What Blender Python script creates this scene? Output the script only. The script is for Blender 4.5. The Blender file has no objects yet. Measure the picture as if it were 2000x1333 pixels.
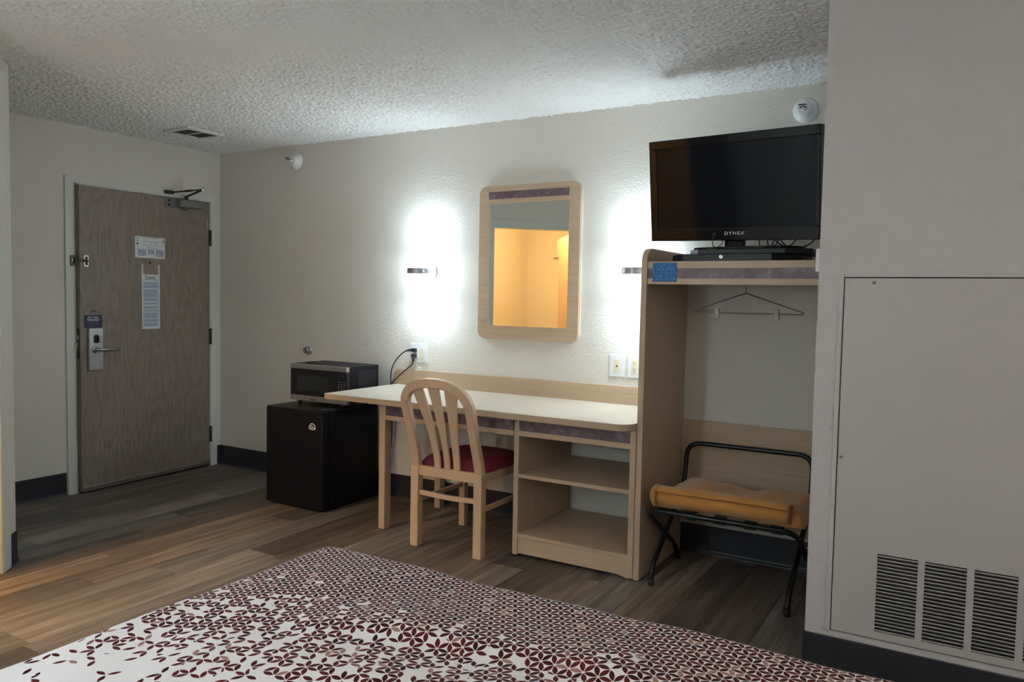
import bpy, bmesh, math, random
from mathutils import Vector, Matrix
random.seed(7)
SC = bpy.context.scene
COL = SC.collection
PI = math.pi

# ------------------------------------------------------------------ camera
F_PX = 1520.31
cd = bpy.data.cameras.new('camera'); cam = bpy.data.objects.new('camera', cd); COL.objects.link(cam)
cd.sensor_fit = 'HORIZONTAL'; cd.sensor_width = 36.0; cd.lens = 36.0 * F_PX / 2000.0
cd.clip_start = 0.05; cd.clip_end = 60
yaw, pitch, roll = 0.5355, 0.0544, 0.0187
fwd = Vector((-math.sin(yaw)*math.cos(pitch), math.cos(yaw)*math.cos(pitch), -math.sin(pitch)))
rgt = Vector((math.cos(yaw), math.sin(yaw), 0)); upv = rgt.cross(fwd)
r2 = math.cos(roll)*rgt + math.sin(roll)*upv; u2 = -math.sin(roll)*rgt + math.cos(roll)*upv
M = Matrix((r2, u2, -fwd)).transposed().to_4x4(); M.translation = Vector((5.1096, -4.0991, 1.3539))
cam.matrix_world = M
SC.camera = cam

# ------------------------------------------------------------------ world, exposure
w = bpy.data.worlds.new('world'); SC.world = w; w.use_nodes = True
w.node_tree.nodes['Background'].inputs[0].default_value = (0.6, 0.65, 0.7, 1)
w.node_tree.nodes['Background'].inputs[1].default_value = 0.02
vs = SC.view_settings
vs.view_transform = 'Standard'; vs.look = 'None'; vs.gamma = 1.0; vs.use_curve_mapping = False
vs.exposure = 1.6
SCONCE_STRENGTH, SCONCE_ENDS = 6.0, 30.0      # desk wall lamps, cool white: glass sides, open ends
BEDSIDE_STRENGTH, BEDSIDE_ENDS = 21.0, 110.0   # same kind of lamp at the head of the bed
BATH_STRENGTH = 95.0                           # warm ceiling globe of the bathroom
ADDED_UPLIGHT_STRENGTH = 52.0                    # added out-of-view uplight that lifts the ambient brightness
NEUTRAL = (1.0, 0.96, 0.93)
COOL = (0.73, 0.89, 1.0)
WARM = (1.0, 0.60, 0.24)

# ------------------------------------------------------------------ dimensions
H = 2.44
XR, YN = 7.0, -4.55                    # right and near walls
DX, DY, DA = 1.0454, -2.0644, 0.7775   # start of the diagonal bathroom wall
DD = Vector((math.sin(DA), -math.cos(DA), 0)); DN = Vector((math.cos(DA), math.sin(DA), 0))
DLEN = 1.45
def diag(s, n=0.0, z=0.0): return Vector((DX, DY, 0)) + DD*s + DN*n + Vector((0, 0, z))
CX, CY = 4.621, -1.122                 # front left edge of the air handler column
CX1 = 5.75

# ------------------------------------------------------------------ materials
MATS = {}
class NT:
    def __init__(s, name):
        s.m = bpy.data.materials.new(name); s.m.use_nodes = True; s.t = s.m.node_tree
        s.b = s.t.nodes['Principled BSDF']; s.out = s.t.nodes['Material Output']
    def n(s, typ, **kw):
        nd = s.t.nodes.new(typ)
        for k, v in kw.items(): setattr(nd, k, v)
        return nd
    def l(s, a, b): s.t.links.new(a, b)
    def math(s, op, a, b=None, c=None, clamp=False):
        nd = s.n('ShaderNodeMath', operation=op); nd.use_clamp = clamp
        for i, v in enumerate((a, b, c)):
            if v is None: continue
            if isinstance(v, (int, float)): nd.inputs[i].default_value = v
            else: s.l(v, nd.inputs[i])
        return nd.outputs[0]
    def mix(s, fac, a, b):
        nd = s.n('ShaderNodeMix', data_type='RGBA')
        for sock, v in ((nd.inputs[0], fac), (nd.inputs[6], a), (nd.inputs[7], b)):
            if isinstance(v, (int, float)): sock.default_value = v
            elif isinstance(v, tuple): sock.default_value = (*v, 1) if len(v) == 3 else v
            else: s.l(v, sock)
        return nd.outputs[2]
    def coord(s, kind='Object', scale=(1, 1, 1), rot=(0, 0, 0)):
        tc = s.n('ShaderNodeTexCoord'); mp = s.n('ShaderNodeMapping')
        mp.inputs['Scale'].default_value = scale; mp.inputs['Rotation'].default_value = rot
        s.l(tc.outputs[kind], mp.inputs[0]); return mp.outputs[0]
    def noise(s, vec, scale, detail=3, rough=0.5):
        nd = s.n('ShaderNodeTexNoise'); nd.inputs['Scale'].default_value = scale
        nd.inputs['Detail'].default_value = detail; nd.inputs['Roughness'].default_value = rough
        if vec is not None: s.l(vec, nd.inputs['Vector'])
        return nd.outputs[0]
    def ramp(s, fac, stops):
        nd = s.n('ShaderNodeValToRGB'); e = nd.color_ramp.elements
        while len(e) < len(stops): e.new(0.5)
        for i, (p, c) in enumerate(stops):
            e[i].position = p; e[i].color = (*c, 1) if len(c) == 3 else c
        s.l(fac, nd.inputs[0]); return nd.outputs[0]
    def bump(s, height, strength=0.3, dist=0.002):
        nd = s.n('ShaderNodeBump'); nd.inputs['Strength'].default_value = strength
        nd.inputs['Distance'].default_value = dist; s.l(height, nd.inputs['Height'])
        s.l(nd.outputs[0], s.b.inputs['Normal'])
    def base(s, v):
        if isinstance(v, tuple): s.b.inputs['Base Color'].default_value = (*v, 1)
        else: s.l(v, s.b.inputs['Base Color'])
    def set(s, rough=0.5, metal=0.0, spec=None, **kw):
        s.b.inputs['Roughness'].default_value = rough; s.b.inputs['Metallic'].default_value = metal
        if spec is not None: s.b.inputs['Specular IOR Level'].default_value = spec
        for k, v in kw.items(): s.b.inputs[k].default_value = v
        MATS[s.m.name] = s.m; return s.m

def plain(name, col, rough=0.5, metal=0.0, spec=None, var=0.06, scale=6.0, bump=0.0, bscale=200, **kw):
    t = NT(name); v = t.coord()
    n = t.noise(v, scale, 3)
    lo = tuple(c*(1-var) for c in col); hi = tuple(min(1, c*(1+var)) for c in col)
    t.base(t.mix(n, lo, hi))
    if bump: t.bump(t.noise(v, bscale, 2), bump, 0.001)
    return t.set(rough, metal, spec, **kw)

def wall_mat(name, col):
    t = NT(name); v = t.coord()
    n = t.noise(v, 1.3, 3)
    t.base(t.mix(n, tuple(c*0.965 for c in col), tuple(min(1, c*1.03) for c in col)))
    a = t.noise(v, 75, 3, 0.55); b = t.ramp(a, [(0.40, (0, 0, 0)), (0.62, (1, 1, 1))])
    t.bump(b, 0.22, 0.004)
    return t.set(0.62, 0, 0.3)

def wood_mat(name, dark, light, axis='x', rough=0.38, gscale=1.0, contrast=1.0):
    """fine straight laminate grain running along axis"""
    t = NT(name)
    sc = {'x': (1.2, 26, 26), 'y': (26, 1.2, 26), 'z': (26, 26, 1.2)}[axis]
    v = t.coord('Object', tuple(k*gscale for k in sc))
    a = t.noise(v, 3.0, 6, 0.62)
    v2 = t.coord('Object', tuple(k*gscale*0.16 for k in sc))
    b = t.noise(v2, 3.0, 3, 0.5)
    f = t.math('ADD', t.math('MULTIPLY', a, 0.65), t.math('MULTIPLY', b, 0.35))
    k = 0.20/contrast
    t.base(t.ramp(f, [(0.5-k, dark), (0.5+k, light)]))
    t.bump(a, 0.06, 0.001)
    return t.set(rough, 0, 0.4)

wall_mat('wall_paint', (0.73, 0.695, 0.63))
wall_mat('column_paint', (0.58, 0.545, 0.54))
plain('trim_paint', (0.70, 0.71, 0.66), 0.42, var=0.03)
plain('bath_paint', (0.62, 0.57, 0.47), 0.5, var=0.03)
plain('panel_paint', (0.52, 0.485, 0.47), 0.45, var=0.05, scale=1.6)
wood_mat('maple_x', (0.47, 0.335, 0.225), (0.60, 0.445, 0.31), 'x')
wood_mat('maple_z', (0.47, 0.335, 0.225), (0.60, 0.445, 0.31), 'z')
wood_mat('maple_y', (0.47, 0.335, 0.225), (0.60, 0.445, 0.31), 'y')
wood_mat('top_laminate', (0.66, 0.58, 0.47), (0.76, 0.69, 0.58), 'x', 0.3)
wood_mat('chair_wood', (0.60, 0.41, 0.265), (0.70, 0.495, 0.34), 'z', 0.30, contrast=0.7)
wood_mat('bath_door_wood', (0.62, 0.45, 0.30), (0.70, 0.52, 0.36), 'z')
plain('black_plastic', (0.012, 0.012, 0.015), 0.42, spec=0.35)
plain('black_enamel', (0.006, 0.006, 0.010), 0.5, spec=0.22, bump=0.05, bscale=400)
plain('black_gloss', (0.005, 0.005, 0.007), 0.07, spec=0.27)
plain('screen_glass', (0.003, 0.0045, 0.009), 0.07, spec=0.17)
plain('window_glass_dark', (0.020, 0.024, 0.028), 0.2, spec=0.5)
plain('brushed_steel', (0.42, 0.42, 0.41), 0.38, 0.85, var=0.12, scale=60)
plain('satin_nickel', (0.52, 0.54, 0.57), 0.32, 0.9, var=0.1, scale=30)
plain('dark_bronze', (0.07, 0.065, 0.055), 0.4, 0.8)
plain('closer_grey', (0.26, 0.26, 0.25), 0.4, 0.6)
plain('chrome', (0.75, 0.75, 0.76), 0.12, 1.0)
plain('aluminium', (0.45, 0.45, 0.45), 0.35, 0.9)
plain('clip_metal', (0.22, 0.20, 0.18), 0.45, 0.6)
plain('white_plastic', (0.78, 0.79, 0.80), 0.35)
plain('ivory_plastic', (0.75, 0.68, 0.50), 0.35)
plain('dark_slot', (0.01, 0.009, 0.008), 0.6)
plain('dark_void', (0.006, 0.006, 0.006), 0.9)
plain('band_metal', (0.40, 0.40, 0.44), 0.35, 0.7)
plain('tube_black', (0.009, 0.009, 0.010), 0.28, spec=0.4)
plain('strap_black', (0.014, 0.014, 0.017), 0.85)
plain('rubber', (0.012, 0.012, 0.013), 0.6)
plain('paper_white', (0.74, 0.77, 0.78), 0.5, var=0.02)
plain('sticker_navy', (0.012, 0.017, 0.055), 0.4)
plain('ink_dark', (0.02, 0.02, 0.025), 0.6)
plain('ink_navy', (0.03, 0.05, 0.14), 0.6)
plain('ink_white', (0.80, 0.80, 0.85), 0.5)
plain('ink_dim_blue', (0.05, 0.08, 0.17), 0.5)
plain('baseboard_vinyl', (0.028, 0.029, 0.036), 0.42, spec=0.4)
plain('seat_fabric', (0.20, 0.018, 0.032), 0.85, var=0.2, scale=40, bump=0.3, bscale=900)
plain('mattress_white', (0.7, 0.7, 0.7), 0.8)
plain('subfloor', (0.06, 0.05, 0.04), 0.8)
plain('bath_tile', (0.55, 0.5, 0.42), 0.5)

def mirror_mat():
    t = NT('mirror_glass'); t.base((0.90, 0.93, 0.92)); return t.set(0.0, 1.0)
mirror_mat()

def ceiling_mat():
    t = NT('popcorn_ceiling'); v = t.coord()
    t.base(t.mix(t.noise(v, 1.0, 2), (0.84, 0.83, 0.80), (0.89, 0.885, 0.86)))
    vo = t.n('ShaderNodeTexVoronoi'); vo.inputs['Scale'].default_value = 120; t.l(v, vo.inputs['Vector'])
    a = t.noise(v, 75, 4, 0.6)
    h = t.math('ADD', t.ramp(a, [(0.42, (0, 0, 0)), (0.60, (1, 1, 1))]), t.math('MULTIPLY', vo.outputs['Distance'], -0.9))
    t.bump(h, 0.35, 0.004)
    return t.set(0.9, 0, 0.1)
ceiling_mat()

def plank_mat():
    t = NT('vinyl_plank')
    oi = t.n('ShaderNodeObjectInfo'); tc = t.n('ShaderNodeTexCoord')
    cb = t.n('ShaderNodeCombineXYZ')
    off = t.math('MULTIPLY', oi.outputs['Random'], 90)
    t.l(off, cb.inputs[0]); t.l(off, cb.inputs[1]); t.l(off, cb.inputs[2])
    ad = t.n('ShaderNodeVectorMath', operation='ADD'); t.l(tc.outputs['Object'], ad.inputs[0]); t.l(cb.outputs[0], ad.inputs[1])
    def stretched(sc):
        mp = t.n('ShaderNodeMapping'); mp.inputs['Scale'].default_value = sc; t.l(ad.outputs[0], mp.inputs[0]); return mp.outputs[0]
    streak = t.noise(stretched((14, 0.75, 1)), 2.0, 5, 0.62)
    fine = t.noise(stretched((90, 2.2, 1)), 2.0, 4, 0.6)
    f = t.math('ADD', t.math('MULTIPLY', streak, 0.72), t.math('MULTIPLY', fine, 0.28))
    c = t.ramp(f, [(0.30, (0.050, 0.036, 0.028)), (0.46, (0.105, 0.079, 0.060)), (0.57, (0.165, 0.128, 0.098)), (0.72, (0.27, 0.215, 0.165))])
    hs = t.n('ShaderNodeHueSaturation'); t.l(c, hs.inputs['Color'])
    t.l(t.math('ADD', t.math('MULTIPLY', oi.outputs['Random'], 1.15), 0.72), hs.inputs['Value'])
    r3 = t.math('FRACT', t.math('MULTIPLY', oi.outputs['Random'], 37.7))
    t.l(t.math('ADD', t.math('MULTIPLY', r3, 0.55), 0.42), hs.inputs['Saturation'])
    t.base(hs.outputs[0]); t.bump(fine, 0.10, 0.001)
    return t.set(0.46, 0, 0.35)
plank_mat()

def laminate_purple():
    t = NT('purple_laminate'); v = t.coord()
    n = t.noise(v, 38, 5, 0.65); m = t.noise(v, 11, 3)
    f = t.math('ADD', t.math('MULTIPLY', n, 0.6), t.math('MULTIPLY', m, 0.4))
    t.base(t.ramp(f, [(0.36, (0.085, 0.055, 0.085)), (0.48, (0.155, 0.092, 0.105)), (0.55, (0.16, 0.125, 0.155)), (0.66, (0.27, 0.215, 0.235))]))
    return t.set(0.4)
laminate_purple()

def door_veneer():
    t = NT('door_veneer')
    v = t.coord('Object', (1, 1, 1))
    warp = t.noise(t.coord('Object', (1.0, 2.2, 0.55)), 1.6, 2)
    sep = t.n('ShaderNodeSeparateXYZ'); t.l(v, sep.inputs[0])
    rings = t.math('SINE', t.math('MULTIPLY', t.math('ADD', t.math('MULTIPLY', sep.outputs[1], 2.0), t.math('MULTIPLY', warp, 3.0)), 34))
    fine = t.noise(t.coord('Object', (60, 110, 2.5)), 2.0, 4, 0.6)
    f = t.math('ADD', t.math('MULTIPLY', fine, 0.8), t.math('MULTIPLY', rings, 0.05))
    t.base(t.ramp(f, [(0.26, (0.20, 0.158, 0.130)), (0.40, (0.270, 0.218, 0.182)), (0.58, (0.335, 0.278, 0.235))]))
    t.bump(fine, 0.15, 0.001)
    return t.set(0.42, 0, 0.4)
door_veneer()

def print_lines(name, paper, ink, rows, cols=28, cover=0.5, axis_u=1, axis_v=2):
    """rows of small print; generated coordinates of the sheet"""
    t = NT(name); tc = t.n('ShaderNodeTexCoord'); sep = t.n('ShaderNodeSeparateXYZ'); t.l(tc.outputs['Generated'], sep.inputs[0])
    u, v = sep.outputs[axis_u], sep.outputs[axis_v]
    row = t.math('MULTIPLY', v, rows); fr = t.math('FRACT', row); fl = t.math('FLOOR', row)
    cb = t.n('ShaderNodeCombineXYZ'); t.l(t.math('MULTIPLY', u, cols), cb.inputs[0]); t.l(t.math('MULTIPLY', fl, 7.31), cb.inputs[1])
    nz = t.noise(cb.outputs[0], 1.0, 2)
    on = t.math('MULTIPLY', t.math('LESS_THAN', fr, 0.62), t.math('LESS_THAN', nz, cover))
    t.base(t.mix(on, paper, ink)); return t.set(0.5)
print_lines('notice_print', (0.62, 0.68, 0.74), (0.16, 0.24, 0.42), 17, 24, 0.56)
print_lines('plan_print', (0.74, 0.77, 0.78), (0.08, 0.12, 0.30), 6, 12, 0.58)
print_lines('blue_sign_print', (0.03, 0.22, 0.56), (0.012, 0.06, 0.24), 8, 16, 0.54, 0, 2)

def glow(name, col, strength):
    t = NT(name); t.base((0.9, 0.9, 0.9))
    t.b.inputs['Emission Color'].default_value = (*col, 1); t.b.inputs['Emission Strength'].default_value = strength
    return t.set(0.5)
glow('lamp_glass', COOL, SCONCE_STRENGTH)
glow('bedside_lamp_glass', COOL, BEDSIDE_STRENGTH)
glow('added_uplight_glow', NEUTRAL, ADDED_UPLIGHT_STRENGTH)
glow('lamp_bulb', COOL, SCONCE_ENDS)
glow('bedside_lamp_bulb', COOL, BEDSIDE_ENDS)
glow('bath_lamp_glass', WARM, BATH_STRENGTH)

def blanket_mat():
    t = NT('mustard_blanket'); v = t.coord()
    a = t.noise(v, 260, 3, 0.7); b = t.noise(v, 14, 3)
    t.base(t.mix(t.math('ADD', t.math('MULTIPLY', a, 0.6), t.math('MULTIPLY', b, 0.4)), (0.42, 0.19, 0.045), (0.60, 0.295, 0.085)))
    t.bump(a, 0.5, 0.003)
    return t.set(0.95, 0, 0.1, **{'Sheen Weight': 0.35})
blanket_mat()

def bedspread_mat():
    """leaf petals on the edges of a triangular lattice, thinning out towards the head of the bed"""
    t = NT('leaf_bedspread'); A = 0.0320; HH = A*math.sqrt(3)/2
    uv = t.n('ShaderNodeUVMap'); uv.uv_map = 'UVMap'
    sep = t.n('ShaderNodeSeparateXYZ'); t.l(uv.outputs[0], sep.inputs[0]); U, V = sep.outputs[0], sep.outputs[1]
    total = None; tone = None
    dens_n = t.noise(uv.outputs[0], 9, 2)
    # V: distance from the foot edge (0 at the edge, growing towards the head)
    dens = t.math('SUBTRACT', 1.03, t.math('MULTIPLY', t.math('SUBTRACT', V, 0.33), 1.22))
    dens = t.math('ADD', dens, t.math('MULTIPLY', t.math('SUBTRACT', dens_n, 0.5), 0.5))
    for k in range(3):
        an = k*PI/3; c, s_ = math.cos(an), math.sin(an)
        sx = t.math('ADD', t.math('MULTIPLY', U, c), t.math('MULTIPLY', V, s_))
        ty = t.math('SUBTRACT', t.math('MULTIPLY', V, c), t.math('MULTIPLY', U, s_))
        j = t.math('ROUND', t.math('DIVIDE', ty, HH))
        tp = t.math('DIVIDE', t.math('SUBTRACT', ty, t.math('MULTIPLY', j, HH)), A)
        q = t.math('SUBTRACT', t.math('DIVIDE', sx, A), t.math('MULTIPLY', j, 0.5))
        i = t.math('FLOOR', q); sp = t.math('SUBTRACT', t.math('SUBTRACT', q, i), 0.5)
        par = t.math('SUBTRACT', 1.0, t.math('POWER', t.math('DIVIDE', t.math('ABSOLUTE', sp), 0.43), 2.0))
        lim = t.math('MULTIPLY', par, 0.172)
        inside = t.math('LESS_THAN', t.math('ABSOLUTE', tp), lim)
        cb = t.n('ShaderNodeCombineXYZ'); t.l(i, cb.inputs[0]); t.l(j, cb.inputs[1]); cb.inputs[2].default_value = 3.7*k+0.5
        wn = t.n('ShaderNodeTexWhiteNoise', noise_dimensions='3D'); t.l(cb.outputs[0], wn.inputs['Vector'])
        cs = t.n('ShaderNodeSeparateColor'); t.l(wn.outputs['Color'], cs.inputs[0])
        keep = t.math('LESS_THAN', cs.outputs[0], dens)
        m = t.math('MULTIPLY', inside, keep)
        tn = t.math('MULTIPLY', m, cs.outputs[1])
        total = m if total is None else t.math('MAXIMUM', total, m)
        tone = tn if tone is None else t.math('MAXIMUM', tone, tn)
    leaf = t.ramp(tone, [(0.0, (0.040, 0.007, 0.007)), (0.5, (0.095, 0.012, 0.013)), (0.925, (0.120, 0.015, 0.016)), (0.935, (0.36, 0.20, 0.155))])
    t.base(t.mix(total, (0.80, 0.735, 0.72), leaf))
    v = t.coord(); t.bump(t.noise(v, 420, 2), 0.08, 0.001)
    return t.set(0.8, 0, 0.12)
bedspread_mat()

# ------------------------------------------------------------------ mesh helpers
class MB:
    def __init__(s): s.v = []; s.f = []; s.sm = []; s.uv = None
    def add(s, vs, fs, smooth=False):
        o = len(s.v); s.v += [Vector(p) for p in vs]
        for f in fs: s.f.append([i+o for i in f]); s.sm.append(smooth)
        return s
    def box(s, x0, x1, y0, y1, z0, z1):
        x0, x1 = min(x0, x1), max(x0, x1); y0, y1 = min(y0, y1), max(y0, y1); z0, z1 = min(z0, z1), max(z0, z1)
        vs = [(x, y, z) for z in (z0, z1) for y in (y0, y1) for x in (x0, x1)]
        return s.add(vs, [(0,2,3,1), (4,5,7,6), (0,1,5,4), (2,6,7,3), (0,4,6,2), (1,3,7,5)])
    def prism(s, pts, d, smooth_from=None):
        """pts: 3D polygon, d: extrusion vector"""
        n = len(pts); d = Vector(d); a = [Vector(p) for p in pts]
        nrm = Vector((0, 0, 0))
        for i in range(n): nrm += a[i].cross(a[(i+1) % n])
        if nrm.dot(d) > 0: a = a[::-1]
        vs = a + [p + d for p in a]
        fs = [list(range(n)), list(range(2*n-1, n-1, -1))]
        fs += [[(i+1) % n, i, n+i, n+(i+1) % n] for i in range(n)]
        return s.add(vs, fs)
    def tube(s, path, r, seg=10, closed=False, cap=True):
        path = [Vector(p) for p in path]; n = len(path); rings = []
        up = Vector((0, 0, 1)); prevn = None
        for i, p in enumerate(path):
            if closed: tg = path[(i+1) % n]-path[i-1]
            else: tg = path[min(i+1, n-1)]-path[max(i-1, 0)]
            tg.normalize()
            if prevn is None:
                a = up if abs(tg.dot(up)) < 0.9 else Vector((1, 0, 0))
                nn = (a - tg*a.dot(tg)).normalized()
            else: nn = (prevn - tg*prevn.dot(tg)).normalized()
            prevn = nn; bb = tg.cross(nn)
            rr = r[i] if isinstance(r, (list, tuple)) else r
            rings.append([p + rr*(math.cos(2*PI*k/seg)*nn + math.sin(2*PI*k/seg)*bb) for k in range(seg)])
        vs = [q for ring in rings for q in ring]; fs = []
        for i in range(n if closed else n-1):
            j = (i+1) % n
            for k in range(seg):
                fs.append((i*seg+k, i*seg+(k+1) % seg, j*seg+(k+1) % seg, j*seg+k))
        s.add(vs, fs, True)
        if cap and not closed:
            o = len(s.v)-n*seg
            s.f.append([o+k for k in range(seg)][::-1]); s.sm.append(False)
            s.f.append([o+(n-1)*seg+k for k in range(seg)]); s.sm.append(False)
        return s
    def lathe(s, prof, origin, axis=(0, 0, 1), seg=24, smooth=True):
        closed = prof[0] == prof[-1]
        """prof: (radius, height along axis)"""
        ax = Vector(axis).normalized(); a = Vector((0, 0, 1)) if abs(ax.z) < 0.9 else Vector((1, 0, 0))
        e1 = (a-ax*a.dot(ax)).normalized(); e2 = ax.cross(e1); o = Vector(origin)
        vs = []; fs = []
        for (r, h) in prof:
            for k in range(seg):
                t = 2*PI*k/seg; vs.append(o+ax*h+max(r, 1e-5)*(math.cos(t)*e1+math.sin(t)*e2))
        for i in range(len(prof)-1):
            for k in range(seg):
                fs.append((i*seg+k, i*seg+(k+1) % seg, (i+1)*seg+(k+1) % seg, (i+1)*seg+k))
        s.add(vs, fs, smooth)
        if closed: return s
        o_ = len(s.v)-len(vs)
        s.f.append([o_+k for k in range(seg)][::-1]); s.sm.append(False)
        s.f.append([o_+(len(prof)-1)*seg+k for k in range(seg)]); s.sm.append(False)
        return s
    def ribbon(s, path, wdt, thick, side):
        """rectangular section along path; side(i) -> in-plane unit vector, thick along the third axis"""
        path = [Vector(p) for p in path]; n = len(path); vs = []; fs = []
        for i, p in enumerate(path):
            tg = (path[min(i+1, n-1)]-path[max(i-1, 0)]).normalized()
            sd, th = side(i, tg)
            w_ = wdt[i] if isinstance(wdt, (list, tuple)) else wdt
            t_ = thick[i] if isinstance(thick, (list, tuple)) else thick
            vs += [p+sd*w_/2+th*t_/2, p-sd*w_/2+th*t_/2, p-sd*w_/2-th*t_/2, p+sd*w_/2-th*t_/2]
        for i in range(n-1):
            for k in range(4): fs.append((i*4+k, i*4+(k+1) % 4, i*4+4+(k+1) % 4, i*4+4+k))
        fs.append((3, 2, 1, 0)); e = (n-1)*4; fs.append((e, e+1, e+2, e+3))
        return s.add(vs, fs)
    def build(s, name, mat, parent=None, origin=None, bevel=0.0, segs=2, smooth=None, local=False):
        if parent is not None:
            if not local:
                o = parent
                while o.parent is not None: o = o.parent
                org = Vector(o.location)
            else: org = Vector((0, 0, 0))
        elif origin is not None: org = Vector(origin)
        else:
            xs = [p.x for p in s.v]; ys = [p.y for p in s.v]; zs = [p.z for p in s.v]
            org = Vector(((min(xs)+max(xs))/2, (min(ys)+max(ys))/2, min(zs)))
        me = bpy.data.meshes.new(name)
        me.from_pydata([tuple(p-org) for p in s.v], [], s.f)
        for i, pl in enumerate(me.polygons): pl.use_smooth = s.sm[i] if smooth is None else smooth
        bm = bmesh.new(); bm.from_mesh(me)
        bmesh.ops.recalc_face_normals(bm, faces=bm.faces)
        if bevel > 0:
            es = [e for e in bm.edges if len(e.link_faces) == 2 and e.calc_face_angle(0) > 0.6]
            bmesh.ops.bevel(bm, geom=es, offset=bevel, segments=segs, profile=0.5, affect='EDGES', clamp_overlap=True)
        bm.to_mesh(me); bm.free()
        me.materials.append(MATS[mat])
        ob = bpy.data.objects.new(name, me); COL.objects.link(ob)
        if parent is not None: ob.parent = parent
        else: ob.location = org
        return ob
def B(*a): return MB().box(*a)

def tag(o, label, cat=None, group=None, kind=None):
    o['label'] = label
    if cat: o['category'] = cat
    if group: o['group'] = group
    if kind: o['kind'] = kind
    return o
def thing(name, loc, label, cat, rot=(0, 0, 0), group=None, kind=None):
    o = bpy.data.objects.new(name, None); COL.objects.link(o); o.location = loc; o.rotation_euler = rot
    o.empty_display_size = 0.1
    return tag(o, label, cat, group, kind)
def struct(name, mb, mat, label, cat, bevel=0.0): return tag(mb.build(name, mat, origin=(0, 0, 0), bevel=bevel), label, cat, kind='structure')
def part(name, mb, mat, parent, bevel=0.0, segs=2, local=False, label=None, smooth=None):
    o = mb.build(name, mat, parent, bevel=bevel, segs=segs, local=local, smooth=smooth)
    if label: o['label'] = label
    return o
def text_part(name, body, size, mat, parent, mtx, sx=1.0, bold=0.0, depth=0.0003, space=1.0):
    c = bpy.data.curves.new(name, 'FONT'); c.body = body; c.size = size; c.align_x = 'CENTER'; c.align_y = 'CENTER'
    c.extrude = depth; c.offset = bold; c.space_character = space; c.resolution_u = 3
    ob = bpy.data.objects.new(name, c); COL.objects.link(ob)
    dg = bpy.context.evaluated_depsgraph_get(); dg.update()
    me = bpy.data.meshes.new_from_object(ob.evaluated_get(dg)); bpy.data.objects.remove(ob)
    me.transform(mtx @ Matrix.Diagonal((sx, 1, 1, 1))); me.materials.clear(); me.materials.append(MATS[mat]); me.name = name
    o = bpy.data.objects.new(name, me); COL.objects.link(o); o.parent = parent
    return o
def frame_mtx(o, xax, yax):
    x = Vector(xax).normalized(); y = Vector(yax).normalized(); z = x.cross(y)
    m = Matrix((x, y, z)).transposed().to_4x4(); m.translation = Vector(o); return m
def arc(cx, cy, r, a0, a1, n): return [(cx+r*math.cos(a0+(a1-a0)*i/n), cy+r*math.sin(a0+(a1-a0)*i/n)) for i in range(n+1)]
def rrect(x0, x1, y0, y1, r, n=5):
    """rounded rectangle, r: one radius or four (bl, br, tr, tl)"""
    r = (r,)*4 if isinstance(r, (int, float)) else r
    p = []
    for (cx, cy, rr, a) in ((x0, y0, r[0], PI), (x1, y0, r[1], 1.5*PI), (x1, y1, r[2], 0), (x0, y1, r[3], 0.5*PI)):
        sx = 1 if cx == x0 else -1; sy = 1 if cy == y0 else -1
        if rr <= 0: p.append((cx, cy))
        else: p += arc(cx+sx*rr, cy+sy*rr, rr, a, a+PI/2, n)
    return p
def smooth_path(pts, n=6):
    """Catmull-Rom through points"""
    P = [Vector(p) for p in pts]; out = []
    for i in range(len(P)-1):
        p0 = P[max(i-1, 0)]; p1 = P[i]; p2 = P[i+1]; p3 = P[min(i+2, len(P)-1)]
        for k in range(n):
            t = k/n; out.append(0.5*((2*p1)+(p2-p0)*t+(2*p0-5*p1+4*p2-p3)*t*t+(3*p1-p0-3*p2+p3)*t**3))
    out.append(P[-1]); return out
def fillet(pts, r, n=5):
    """polyline with rounded corners"""
    P = [Vector(p) for p in pts]; out = [P[0]]
    for i in range(1, len(P)-1):
        a = (P[i-1]-P[i]); b = (P[i+1]-P[i]); la, lb = a.length, b.length; a.normalize(); b.normalize()
        rr = r[i] if isinstance(r, (list, tuple)) else r
        d = min(rr, la*0.49, lb*0.49)
        p0 = P[i]+a*d; p2 = P[i]+b*d
        for k in range(n+1):
            t = k/n; out.append((1-t)**2*p0+2*t*(1-t)*P[i]+t*t*p2)
    out.append(P[-1]); return out

# ================================================================== SETTING
# walls -------------------------------------------------------------
T = 0.12
struct('wall_far', B(-T, XR+T, 0, T, -0.02, H+0.02), 'wall_paint', 'long cream textured wall behind the desk and mirror', 'wall')
DO0, DO1, DOZ = -1.152, -0.092, 2.058       # entry door opening
wl = MB().box(-T, 0, DO1, 0, -0.02, H+0.02).box(-T, 0, YN, DO0, -0.02, H+0.02).box(-T, 0, DO0, DO1, DOZ, H+0.02)
struct('wall_left', wl, 'wall_paint', 'pale wall at the end of the room around the entry door', 'wall')
struct('wall_right', B(XR, XR+T, YN-T, T, -0.02, H+0.02), 'wall_paint', 'plain cream side wall beyond the air handler column', 'wall')
struct('wall_near', B(-T, XR+T, YN-T, YN, -0.02, H+0.02), 'wall_paint', 'plain cream wall at the head of the bed', 'wall')
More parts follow.
